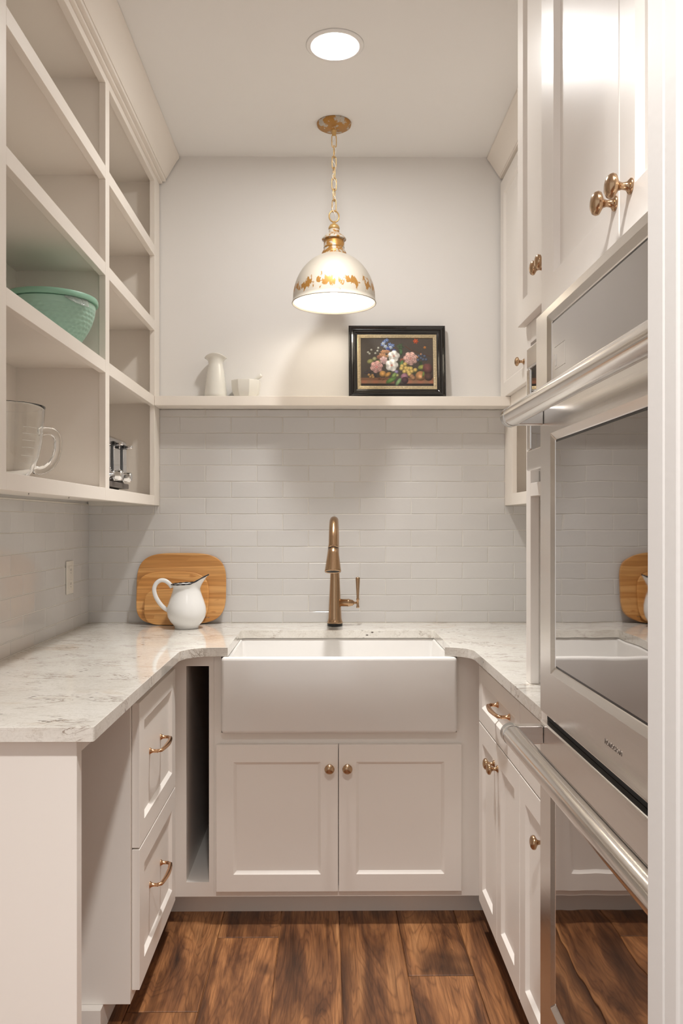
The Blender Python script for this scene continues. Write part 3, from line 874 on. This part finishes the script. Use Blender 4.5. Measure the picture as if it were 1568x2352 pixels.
MB().lathe([(.0, .276), (.018, .2765), (.0212, .281), (.0208, .2865), (.016, .295), (.009, .300), (.0055, .302), (.0055, .309), (0, .309)], c0, 32).build('finial', 'gold_paint', t, smooth=True)
MB().tube([(px_ + .0185 * math.cos(a), py_ + .004 * math.cos(a), 2.4755 + .0215 * math.sin(a)) for a in [2 * PI * i / 28 for i in range(28)]], .0028, 10, closed=True).build('ring', 'gold_paint', t, smooth=True)
MB().lathe([(.0, -.028), (.012, -.026), (.0135, -.0215), (.028, -.0205), (.052, -.0165), (.0625, -.010), (.0645, -.004), (.0645, -.0006), (0, -.0006)], (px_, py_, CEIL), 48).build('canopy', 'canopy_gold', t, smooth=True)
MB().lathe([(0, -.046), (.008, -.044), (.009, -.030), (.010, -.028), (.010, -.0265), (0, -.0265)], (px_, py_, CEIL), 20).build('stem', 'gold_paint', t, smooth=True)
def link_mesh():
    m = MB(); pts = []
    L, W = .0150, .0088
    for i in range(24):
        a = 2 * PI * i / 24
        z = W * math.sin(a); pts.append((W * math.cos(a), 0, z + (L if math.sin(a) >= 0 else -L) * min(1, abs(math.sin(a)) * 3)))
    m.tube(pts, .0019, 8, closed=True)
    me = m.mesh('chain_link', smooth=True); me.materials.append(MATS['gold_paint']); return me
LINK = link_mesh()
top, bot = CEIL - .046, 2.4755 + .0195
nl = 7; pitch = (top - bot) / nl
for i in range(nl):
    z = top - pitch * (i + .5)
    inst('chain_link', LINK, t, (px_, py_, z), (0, 0, [.15, 1.45, .5, 1.9, .25, 1.2, 2.6][i]))
MB().tube([(px_ + .0065 * math.cos(i * .55), py_ + .0065 * math.sin(i * .55), top + .002 - (top - 2.456) * i / 60) for i in range(61)], .0013, 6).build('cord', 'cord_white', t, smooth=True)
MB().lathe([(0, -.034), (.016, -.030), (.029, -.015), (.031, 0), (.027, .016), (.017, .032), (.0135, .045), (.0135, .06), (0, .06)], (px_, py_, 2.222), 28).build('bulb', 'bulb_glow', t, smooth=True)
MB().lathe([(0, .0605), (.018, .0605), (.020, .10), (0, .10)], (px_, py_, 2.222), 24).build('socket', 'white_ceramic', t)

# ------------------------------------------------------------------ things on the ledge
LZ = 1.8272
# vase
vx, vy = -.443, 3.336
prof = [(0, 0), (.0435, 0), (.0458, .003), (.0452, .012), (.0405, .055), (.0340, .105), (.0296, .128), (.0288, .137), (.0310, .150), (.0375, .161), (.0438, .166), (.0445, .1685), (.0425, .1690), (.036, .1645), (.0285, .152), (.0262, .137), (.027, .127), (.031, .105), (.0375, .055), (.042, .012), (0, .008)]
mb = MB().lathe(prof, (vx, vy, LZ), 40, closed=False)
nv = []
for (x, y, z) in mb.v:                       # the flared lip dips softly on two sides
    h = z - LZ
    if h > .145:
        a = math.atan2(y - vy, x - vx); k = (h - .145) / .024
        z += k * (.015 * math.sin(a) ** 2 - .010)
    nv.append((x, y, z))
mb.v = nv
o = mb.build('vase', 'white_ceramic', smooth=True); rooted(o, (vx, vy, LZ))
tag(o, 'white ceramic vase with flared lip standing on the ledge', 'vase')
# mortar and pestle
mx_, my_ = -.3215, 3.337
t = thing('mortar', 'white faceted mortar bowl on the ledge beside the vase', 'mortar', (mx_, my_, LZ))
prof = [(0, 0), (.040, 0), (.047, .004), (.0545, .018), (.0590, .040), (.0605, .062), (.0600, .0665), (.0570, .0670), (.0550, .062), (.052, .040), (.044, .018), (.03, .012), (0, .010)]
mb = MB().lathe(prof, (0, 0, 0), 8, closed=False)
ca, sa = math.cos(.30), math.sin(.30)
mb.v = [(mx_ + (x * ca - y * sa), my_ + (x * sa + y * ca) * .80, LZ + z + (.003 * math.cos(8 * math.atan2(y, x)) if z > .05 else 0)) for x, y, z in mb.v]
mb.build('bowl', 'white_ceramic', t, bevel=.0035, seg=3, angle=18, autosmooth=20)
o = MB().lathe([(0, 0), (.010, .002), (.0125, .009), (.011, .018), (.0062, .03), (.0060, .07), (.0085, .105), (.0080, .111), (0, .112)], (-.3480, 3.337, LZ + .0250), 16, (1, 0, .76)).build('pestle', 'white_ceramic', smooth=True)
rooted(o, (-.348, 3.337, LZ + .025)); tag(o, 'white ceramic pestle leaning out of the mortar', 'pestle')

# framed still life, leaning on the wall
def lean(px0, zb, yb, ang):
    ca_, sa_ = math.cos(ang), math.sin(ang)
    return lambda u, v, n: (px0 + u, yb + v * sa_ - n * ca_, zb + v * ca_ + n * sa_)
pw, ph = .393, .300
t = thing('framed_painting', 'black framed floral still life painting leaning on the ledge', 'painting', (.29, 3.33, LZ))
fr = lean(.0925, LZ + .0003, 3.345, .12)
def rect_sweep(prof, w, h, f):
    vs, fs = [], []
    n = len(prof)
    for d, k in prof:
        vs += [f(d, d, k), f(w - d, d, k), f(w - d, h - d, k), f(d, h - d, k)]
    for a in range(n):
        b = (a + 1) % n
        for i in range(4):
            j = (i + 1) % 4; fs.append((a * 4 + i, a * 4 + j, b * 4 + j, b * 4 + i))
    return MB().add(vs, fs)
rect_sweep([(0, 0), (0, .013), (.002, .0155), (.005, .0155), (.007, .0135), (.012, .0095), (.018, .0105), (.0215, .0135), (.024, .0135), (.0262, .011), (.030, .009), (.0355, .0075), (.0355, 0)], pw, ph, fr).build('frame', 'black_frame', t, bevel=.0006, seg=1, angle=20)
rect_sweep([(.0355, .001), (.0355, .0075), (.038, .0085), (.049, .0070), (.050, .005), (.050, .001)], pw, ph, fr).build('liner', 'gilt_bead', t)
bd = MB()
def bead(u, v):
    r = .0031
    vs = [fr(u + r * a, v + r * b, .0078 + r * .9 * c) for a, b, c in ((1, 0, 0), (.5, .87, 0), (-.5, .87, 0), (-1, 0, 0), (-.5, -.87, 0), (.5, -.87, 0), (.5, .29, .75), (-.5, .29, .75), (0, -.58, .75))]
    bd.add(vs, [(0, 1, 6), (1, 2, 7, 6), (2, 3, 7), (3, 4, 8, 7), (4, 5, 8), (5, 0, 6, 8), (6, 7, 8)])
ins = .0435
nu, nv_ = 46, 32
for i in range(nu + 1):
    u = ins + (pw - 2 * ins) * i / nu
    bead(u, ins); bead(u, ph - ins)
for i in range(1, nv_):
    v = ins + (ph - 2 * ins) * i / nv_
    bead(ins, v); bead(pw - ins, v)
tag(bd.build('beading', 'gilt_bead', t, smooth=True), kind='stuff')

def paint_canvas():
    rnd = random.Random(11)
    NX, NY = 210, 144
    s = lambda c: [(x / 255 / 12.92 if x / 255 <= .04045 else ((x / 255 + .055) / 1.055) ** 2.4) for x in c]
    img = [[None] * NX for _ in range(NY)]
    for j in range(NY):
        for i in range(NX):
            u, v = i / (NX - 1), j / (NY - 1)
            k = .85 + .3 * u * v + rnd.uniform(-.05, .05)
            c = [74 * k, 65 * k, 57 * k]
            img[j][i] = c
    def blend(i, j, c, a):
        if 0 <= i < NX and 0 <= j < NY:
            o_ = img[j][i]; img[j][i] = [o_[q] * (1 - a) + c[q] * a for q in range(3)]
    def each(cx, cy, R, fn):
        i0, i1 = int((cx - R) * NX), int((cx + R) * NX) + 1
        j0, j1 = int((cy - R * NX / NY) * NY), int((cy + R * NX / NY) * NY) + 1
        for j in range(max(j0, 0), min(j1, NY)):
            for i in range(max(i0, 0), min(i1, NX)):
                dx = i / NX - cx; dy = (j / NY - cy) * NY / NX
                fn(i, j, dx, dy)
    def ball(cx, cy, R, c, sq=1.0, rot=0.0, a=1.0):
        cr, sr = math.cos(rot), math.sin(rot)
        def fn(i, j, dx, dy):
            x = dx * cr + dy * sr; y = (-dx * sr + dy * cr) / sq
            d = math.hypot(x, y) / R
            if d < 1:
                l = .62 + .55 * (1 - d) + .25 * (-dx * .5 + dy) / R
                blend(i, j, [min(255, q * l) for q in c], a * min(1, (1 - d) * 6))
        each(cx, cy, R, fn)
    def bloom(cx, cy, R, c, petals, heart, ruffle=.18, layers=3):
        ph_ = rnd.uniform(0, 6)
        def fn(i, j, dx, dy):
            a = math.atan2(dy, dx); d = math.hypot(dx, dy) / R
            edge = 1 - ruffle * (.5 - .5 * math.cos(petals * a + ph_)) ** 2
            if d < edge:
                l = .84 + .13 * math.cos(petals * a + ph_) * d + .20 * (dy - dx * .3) / R
                l *= 1 - .22 * (.5 + .5 * math.cos(d * layers * 6.28 + 2 * math.cos(a * 2 + ph_)))
                col = [q * l * 1.08 for q in c]
                if d < .25:
                    k = 1 - d / .25; col = [col[q] * (1 - k) + heart[q] * k for q in range(3)]
                blend(i, j, [min(255, max(0, x)) for x in col], min(1, (edge - d) * 8))
        each(cx, cy, R, fn)
    def leaf(cx, cy, L, W, rot, c): ball(cx, cy, L, c, W / L, rot)
    def stroke(pts, c, w=.004):
        for (x0, y0), (x1, y1) in zip(pts, pts[1:]):
            for k in range(24):
                q = k / 23; ball(x0 + (x1 - x0) * q, y0 + (y1 - y0) * q, w, c, a=.8)
    # stone and wood ledge along the bottom
    for j in range(NY):
        for i in range(NX):
            u, v = i / (NX - 1), j / (NY - 1)
            if v < .05: blend(i, j, [40, 30, 26], .9)
            elif v < .115 and (u < .36 or u > .60): blend(i, j, [150 + 10 * math.sin(u * 40), 104, 78], .95)
            elif v < .17 and (u < .46 or u > .58): blend(i, j, [126, 88, 64], .9)
    for _ in range(26): leaf(rnd.uniform(.2, .85), rnd.uniform(.25, .62), rnd.uniform(.03, .06), .016, rnd.uniform(0, 3), [64 + rnd.uniform(-15, 20), 72, 46])
    for _ in range(14): ball(rnd.uniform(.04, .2), rnd.uniform(.2, .4), .016, [52, 50, 62])
    stroke([(.61, .83), (.70, .74), (.82, .68), (.97, .61)], [96, 58, 40], .006)
    stroke([(.08, .70), (.2, .70), (.3, .66)], [92, 96, 66], .003)
    stroke([(.06, .27), (.16, .32), (.22, .27)], [92, 62, 44], .004)
    for x, y in ((.10, .70), (.12, .67), (.2, .68), (.145, .75), (.24, .79), (.23, .73)): bloom(x, y, .016, [206, 208, 196], 5, [170, 170, 90])
    for x, y in ((.33, .92), (.36, .95), (.31, .88), (.34, .82), (.40, .86), (.42, .80), (.37, .78), (.30, .86), (.44, .84)): bloom(x, y, .030, [112, 138, 196], 5, [226, 230, 236], .4)
    for x, y in ((.31, .88), (.34, .82), (.41, .80)): bloom(x, y, .026, [206, 216, 230], 5, [120, 150, 90], .4)
    for x, y in ((.46, .73), (.38, .76)): bloom(x, y, .03, [66, 82, 150], 5, [40, 44, 90], .3)
    for k in range(8): leaf(.54 + .02 * math.cos(k), .80 + .05 * math.sin(k * 2.1), .04, .010, k * .8, [70, 92, 58])
    bloom(.76, .93, .040, [222, 92, 44], 6, [240, 150, 70], .45); bloom(.885, .80, .022, [206, 130, 56], 5, [230, 170, 90], .4)
    for k in range(13): bloom(.32 + rnd.uniform(-.06, .06), .67 + rnd.uniform(-.055, .055), .028, [200, 148, 106], 5, [150, 92, 58], .4)
    bloom(.25, .60, .034, [168, 112, 88], 6, [120, 70, 56]); bloom(.57, .53, .034, [150, 92, 72], 6, [100, 60, 48])
    ball(.19, .56, .034, [146, 146, 110]); ball(.13, .51, .05, [140, 140, 84], .72, .3); ball(.245, .49, .032, [150, 148, 84], 1.1)
    leaf(.555, .70, .05, .024, 1.5, [74, 104, 62]); leaf(.56, .46, .06, .026, 1.2, [86, 118, 70])
    bloom(.685, .57, .104, [236, 190, 178], 7, [186, 120, 108], .12, 4)
    bloom(.315, .535, .060, [224, 190, 186], 6, [202, 130, 130], .14, 4)
    bloom(.215, .395, .094, [226, 178, 172], 6, [208, 120, 122], .12, 4)
    bloom(.455, .62, .088, [250, 246, 238], 5, [178, 110, 92], .12, 1)
    bloom(.425, .43, .095, [252, 248, 240], 5, [168, 84, 66], .12, 1)
    ball(.30, .25, .050, [196, 148, 84]); ball(.37, .235, .052, [186, 138, 74], .62, .7)
    for x, y in ((.57, .41), (.61, .45), (.56, .36), (.62, .37), (.66, .36), (.64, .31), (.69, .36), (.66, .28), (.60, .30), (.70, .30), (.75, .33), (.67, .24)): ball(x, y, .033, [196, 170, 98])
    ball(.49, .29, .030, [132, 122, 158]); ball(.50, .22, .026, [150, 148, 96])
    for x, y in ((.70, .20), (.72, .165)): ball(x, y, .035, [156, 116, 84])
    for x, y in ((.80, .62), (.83, .58), (.86, .55), (.90, .55), (.79, .54), (.84, .65), (.88, .62)): ball(x, y, .022, [86, 96, 118])
    for x, y in ((.83, .66), (.78, .60)): ball(x, y, .016, [188, 140, 100])
    ball(.84, .39, .060, [146, 150, 78], .62, .2); ball(.92, .36, .072, [112, 70, 66], 1.25, .2)
    ball(.82, .21, .075, [178, 128, 82]); ball(.82, .19, .040, [214, 160, 112]); ball(.86, .24, .05, [112, 128, 66], .3, 1.4)
    ball(.93, .19, .06, [84, 58, 50])
    leaf(.415, .125, .090, .036, .55, [92, 128, 62]); leaf(.455, .22, .05, .028, .9, [120, 146, 80]); leaf(.515, .085, .070, .028, 1.0, [124, 156, 104])
    ball(.60, .19, .056, [150, 108, 122], 1.0); ball(.605, .12, .05, [70, 44, 50], 1.1)
    for x, y in ((.13, .19), (.16, .22), (.11, .23), (.17, .18)): ball(x, y, .022, [166, 130, 84])
    for _ in range(10): ball(rnd.uniform(.22, .36), rnd.uniform(.13, .17), .012, [118, 80, 56])
    return NX, NY, [[s([min(255, max(0, q)) for q in c]) for c in row] for row in img]
NX, NY, img = paint_canvas()
cw, chh, ci = pw - .10, ph - .10, .050
vs = [fr(ci + cw * i / (NX - 1), ci + chh * j / (NY - 1), .0035) for j in range(NY) for i in range(NX)]
fs = [(j * NX + i, j * NX + i + 1, (j + 1) * NX + i + 1, (j + 1) * NX + i) for j in range(NY - 1) for i in range(NX - 1)]
o = MB().add(vs, fs).build('canvas', 'painted_canvas', t, recalc=False)
ca_ = o.data.color_attributes.new('paint', 'FLOAT_COLOR', 'POINT')
ca_.data.foreach_set('color', [q for row in img for c in row for q in (*c, 1.0)])
fB = lambda a, b, c: fr(a, b, c)
MB().add([fr(u, v, n) for n in (.0005, .003) for u, v in ((.036, .036), (pw - .036, .036), (pw - .036, ph - .036), (.036, ph - .036))], [(0, 1, 2, 3), (4, 5, 6, 7), (0, 1, 5, 4), (1, 2, 6, 5), (2, 3, 7, 6), (3, 0, 4, 7)]).build('backing', 'black_frame', t)

# ------------------------------------------------------------------ bamboo boards and pitcher on the worktop
def board(cx, w, h, yb, ang, label, mat='bamboo', thick=.013, exp=3.6):
    pts = []
    for i in range(72):
        a = 2 * PI * i / 72
        c, s_ = math.cos(a), math.sin(a)
        pts.append((math.copysign(abs(c) ** (2 / exp), c) * w / 2, math.copysign(abs(s_) ** (2 / exp), s_) * h / 2 + h / 2))
    f = lean(cx, CT1 + .0004, yb, ang)
    o = MB().prism(pts, lambda a, b, n: f(a, b, n), 0, thick).build('cutting_board', mat, bevel=.003, seg=2)
    rooted(o, (cx, yb, CT1)); tag(o, label, 'cutting board', 'stacked bamboo cutting boards')
    return o, f
bb, f = board(-.5855, .362, .287, 3.352, .112, 'largest bamboo cutting board leaning on the tiles at the back')
mk = MB()
for u, w_ in ((.086, .004), (.094, .009), (.105, .003), (.110, .006)): mk.prism([(u, .024), (u + w_, .024), (u + w_, .027), (u, .027)], f, .0128, .0132)
mk.build('burnt_mark', 'engraved', bb)
board(-.617, .290, .212, 3.3335, .112, 'middle sized bamboo cutting board between the largest and smallest', 'bamboo_pale')
board(-.628, .196, .143, 3.3155, .112, 'smallest bamboo cutting board, half hidden by the pitcher', 'bamboo_mid')

pcx, pcy = -.5405, 3.219
t = thing('pitcher', 'white enamel pitcher with dark chipped rim in front of the boards', 'pitcher', (pcx, pcy, CT1))
SEG = 56
prof = [(0, .0), (.0455, .0), (.0465, .002), (.0470, .008), (.0500, .013), (.0620, .026), (.0718, .044), (.0755, .064), (.0735, .084), (.0670, .106), (.0590, .128), (.0540, .144), (.0525, .154)]
rimn = 7
vs, fs, rings = [], [], []
def ring_at(r, z, k=None, inset=0):
    idx = []
    for i in range(SEG):
        a = 2 * PI * i / SEG; c = math.cos(a); sp = max(0, c)
        if k is None: rr, zz = r, z
        else:
            rt = .0575 + .027 * sp ** 5; zt = .1735 + .034 * sp ** 3 - .003 * max(0, -c)
            rr = .0525 + (rt - .0525) * k ** 1.35; zz = .154 + (zt - .154) * k
        rr -= inset
        side = 1 - (.13 * (k or 0)) * sp ** 2
        idx.append(len(vs)); vs.append((pcx + rr * c, pcy + rr * math.sin(a) * side, CT1 + .0004 + zz))
    return idx
vs.append((pcx, pcy, CT1 + .0004)); rings.append([0])
for r, z in prof[1:]: rings.append(ring_at(r, z))
for q in range(1, rimn + 1): rings.append(ring_at(0, 0, q / rimn))
rim_pts = [vs[i] for i in rings[-1]]
for q in range(rimn, 0, -1): rings.append(ring_at(0, 0, q / rimn, .0018))
for r, z in reversed(prof[2:]): rings.append(ring_at(r - .0018, max(z, .004)))
rings.append([len(vs)]); vs.append((pcx, pcy, CT1 + .0035))
for a, b in zip(rings, rings[1:]):
    for i in range(SEG):
        j = (i + 1) % SEG
        if len(a) == 1: fs.append((a[0], b[i], b[j]))
        elif len(b) == 1: fs.append((a[i], a[j], b[0]))
        else: fs.append((a[i], a[j], b[j], b[i]))
MB().add(vs, fs).build('body', 'enamel', t, smooth=True)
MB().tube(rim_pts, [.0026 + .0007 * math.sin(i * 1.7) for i in range(SEG)], 8, closed=True).build('rim', 'enamel_rim', t, smooth=True)
hp = [(-.0560, .158), (-.0660, .172), (-.082, .184), (-.100, .186), (-.116, .176), (-.1255, .156), (-.1235, .134), (-.114, .112), (-.100, .092), (-.086, .078), (-.0725, .070)]
P_ = []
for i in range(len(hp) - 1):
    for k in range(4):
        q = k / 4; a, b = hp[i], hp[i + 1]
        p0 = hp[max(i - 1, 0)]; p3 = hp[min(i + 2, len(hp) - 1)]
        P_.append(tuple(.5 * ((2 * a[d]) + (-p0[d] + b[d]) * q + (2 * p0[d] - 5 * a[d] + 4 * b[d] - p3[d]) * q * q + (-p0[d] + 3 * a[d] - 3 * b[d] + p3[d]) * q ** 3) for d in (0, 1)))
P_.append(hp[-1])
MB().tube([(pcx + x, pcy, CT1 + z) for x, z in P_], .0062, 14, flat=1.35).build('handle', 'enamel', t, smooth=True)

# ------------------------------------------------------------------ wall outlet
t = thing('wall_outlet', 'white double wall outlet on the left tiles above the worktop', 'outlet', (LEFT + .003, 3.124, 1.055))
ox = LEFT + .0035
B(ox, ox + .005, 3.084, 3.164, 1.056, 1.180).build('cover_plate', 'plastic_white', t, bevel=.0018)
for z in (1.092, 1.144):
    s_ = B(ox + .005, ox + .007, 3.107, 3.141, z - .017, z + .017).build('socket', 'plastic_white', t, bevel=.004, seg=3)
    for y in (3.117, 3.131): B(ox + .0068, ox + .0073, y - .001, y + .001, z - .002, z + .007).build('slot', 'black_plastic', s_)
    MB().lathe([(0, 0), (.0022, 0), (.0022, .0004), (0, .0004)], (ox + .0069, 3.124, z - .009), 10, (1, 0, 0)).build('slot', 'black_plastic', s_)
MB().lathe([(0, 0), (.0028, 0), (.002, .0008), (0, .0008)], (ox + .005, 3.124, 1.118), 12, (1, 0, 0)).build('screw', 'plastic_white', t)

# ------------------------------------------------------------------ green mixing bowl with lid
bx, by, bz = -.801, 2.425, 1.8272
t = thing('mixing_bowl', 'mint green dimpled mixing bowl with matching lid on the shelf', 'bowl', (bx, by, bz))
vs, fs = [], []
SEG, NR = 144, 44
prof_r = lambda q: .062 + (.124 - .062) * math.sin(q * PI / 2) ** .85
for j in range(NR + 1):
    q = j / NR; r = prof_r(q); z = .004 + .130 * q
    for i in range(SEG):
        a = 2 * PI * i / SEG
        d = 0
        if .08 < q < .86:
            row = q * 11.0; rn = math.floor(row); off = .5 if rn % 2 else 0
            cu = (a / (2 * PI) * 36 + off) % 1 - .5; cv = row - rn - .5
            e2 = (cu / .5) ** 2 + (cv / .5) ** 2
            d = -.0034 * max(0, 1 - e2)
        vs.append((bx + (r + d) * math.cos(a), by + (r + d) * math.sin(a), bz + z))
for j in range(NR):
    for i in range(SEG):
        k = (i + 1) % SEG; fs.append((j * SEG + i, j * SEG + k, (j + 1) * SEG + k, (j + 1) * SEG + i))
fs.append(tuple(reversed(range(SEG)))); fs.append(tuple(range(NR * SEG, (NR + 1) * SEG)))
MB().add(vs, fs).build('bowl', 'bowl_green', t, smooth=True)
MB().lathe([(0, 0), (.056, 0), (.06, .002), (.062, .006), (0, .006)], (bx, by, bz), 48).build('foot_ring', 'bowl_green', t, smooth=True)
MB().lathe([(.1245, .1355), (.1300, .1355), (.1315, .1375), (.1315, .147), (.1295, .1515), (.122, .153), (.112, .150), (0, .149), (0, .1355), (.1245, .1355)], (bx, by, bz), 96, closed=False).build('lid', 'lid_green', t, autosmooth=45)
cr = MB()
rnd = random.Random(3)
vv = []
for i in range(13):
    a = -.98 + .052 * i
    for j in range(4):
        dz = (.006 + .014 * math.sin(min(1, i / 8) * PI / 2)) * j / 3
        rr = .1262 + .0015 * j + rnd.uniform(-.0012, .0014)
        vv.append((bx + rr * math.cos(a), by + rr * math.sin(a), bz + .1345 - dz))
cr.add(vv, [(i * 4 + j, i * 4 + j + 1, i * 4 + j + 5, i * 4 + j + 4) for i in range(12) for j in range(3)])
w_ = cr.build('plastic_wrap', 'clear_plastic', t)
s_ = w_.modifiers.new('solid', 'SOLIDIFY'); s_.thickness = .0006

# ------------------------------------------------------------------ glass measuring bowl
gx_, gy_, gz_ = -.816, 2.10, 1.4327
t = thing('measuring_bowl', 'clear glass measuring bowl with handle on the bottom shelf', 'measuring cup', (gx_, gy_, gz_))
op = [(0, .0), (.045, .0), (.055, .003), (.072, .024), (.086, .055), (.094, .095), (.098, .140), (.1005, .180), (.1025, .186), (.1015, .188)]
ip = [(.0985, .187), (.0965, .178), (.094, .140), (.090, .096), (.082, .057), (.068, .028), (.052, .0075), (.04, .006), (0, .006)]
MB().lathe(op + ip, (gx_, gy_, gz_), 72, closed=False).build('bowl', 'clear_glass', t, smooth=True)
da = math.radians(42)
hp = [(.097, .128), (.112, .133), (.128, .132), (.140, .124), (.145, .108), (.144, .085), (.138, .062), (.126, .044), (.110, .032), (.094, .027), (.0795, .030)]
pts = []
for i in range(len(hp) - 1):
    for k in range(3):
        q = k / 3; pts.append(tuple(hp[i][d] * (1 - q) + hp[i + 1][d] * q for d in (0, 1)))
pts.append(hp[-1])
MB().tube([(gx_ + r * math.cos(da), gy_ + r * math.sin(da), gz_ + z) for r, z in pts], .0078, 14, flat=1.4).build('handle', 'clear_glass', t, smooth=True)
for k, z in enumerate((.040, .058, .078, .095, .112, .128)):
    rr = [.0788, .0865, .0908, .0943, .0960, .0973][k] + .0008
    a0 = -.72
    MB().tube([(gx_ + rr * math.cos(a0 + .42 * i / 12), gy_ + rr * math.sin(a0 + .42 * i / 12), gz_ + z) for i in range(13)], .0005, 6).build('marking', 'pale_print', t)

# ------------------------------------------------------------------ chrome toaster
tx0, tx1, ty0, ty1, tz = -.945, -.722, 2.715, 3.022, 1.4327
t = thing('toaster', 'chrome four slice toaster with levers and knobs on the bottom shelf', 'toaster', (-.83, 2.87, tz))
B(tx0 + .004, tx1, ty0, ty1, tz + .032, tz + .190).build('body', 'chrome', t, bevel=.018, seg=4, angle=60)
B(tx0, tx1 + .004, ty0 - .002, ty1 + .002, tz + .013, tz + .0318).build('base', 'toaster_base', t, bevel=.003)
for x in (tx0 + .03, tx1 - .03):
    for y in (ty0 + .04, ty1 - .05):
        MB().lathe([(0, 0), (.010, 0), (.011, .0128), (0, .0128)], (x, y, tz + .0002), 14).build('foot', 'black_rubber', t)
for y in (2.796, 2.926):
    B(tx1 - .0005, tx1 + .0012, y - .0085, y + .0085, tz + .072, tz + .165).build('lever_slot', 'black_plastic', t)
    B(tx1 + .0013, tx1 + .006, y + .0086, y + .022, tz + .070, tz + .166).build('trim_strip', 'chrome', t, bevel=.0015)
    lv = MB().lathe([(0, 0), (.0052, 0), (.0052, .018), (.0060, .019), (.0060, .036), (.0050, .038), (0, .038)], (tx1 + .0013, y, tz + .158), 16, (1, 0, 0)).build('lever', 'chrome', t, autosmooth=50)
    B(tx1 + .0065, tx1 + .016, y - .026, y + .026, tz + .1515, tz + .1645).build('lever_grip', 'black_plastic', lv, bevel=.002)
    MB().lathe([(0, 0), (.0185, 0), (.0185, .008), (.0165, .010), (.0165, .011), (.0185, .012), (.0175, .032), (.015, .0345), (0, .035)], (tx1 + .0002, y + .006, tz + .052), 24, (1, 0, 0)).build('dial', 'chrome', t, autosmooth=40)
    MB().lathe([(0, 0), (.0035, 0), (.003, .003), (0, .0035)], (tx1 + .0002, y - .024, tz + .075), 12, (1, 0, 0)).build('button', 'chrome', t, smooth=True)
for y in (2.76, 2.815, 2.92, 2.975):
    B(tx0 + .035, tx1 - .035, y - .013, y + .013, tz + .1895, tz + .1915).build('bread_slot', 'black_plastic', t)
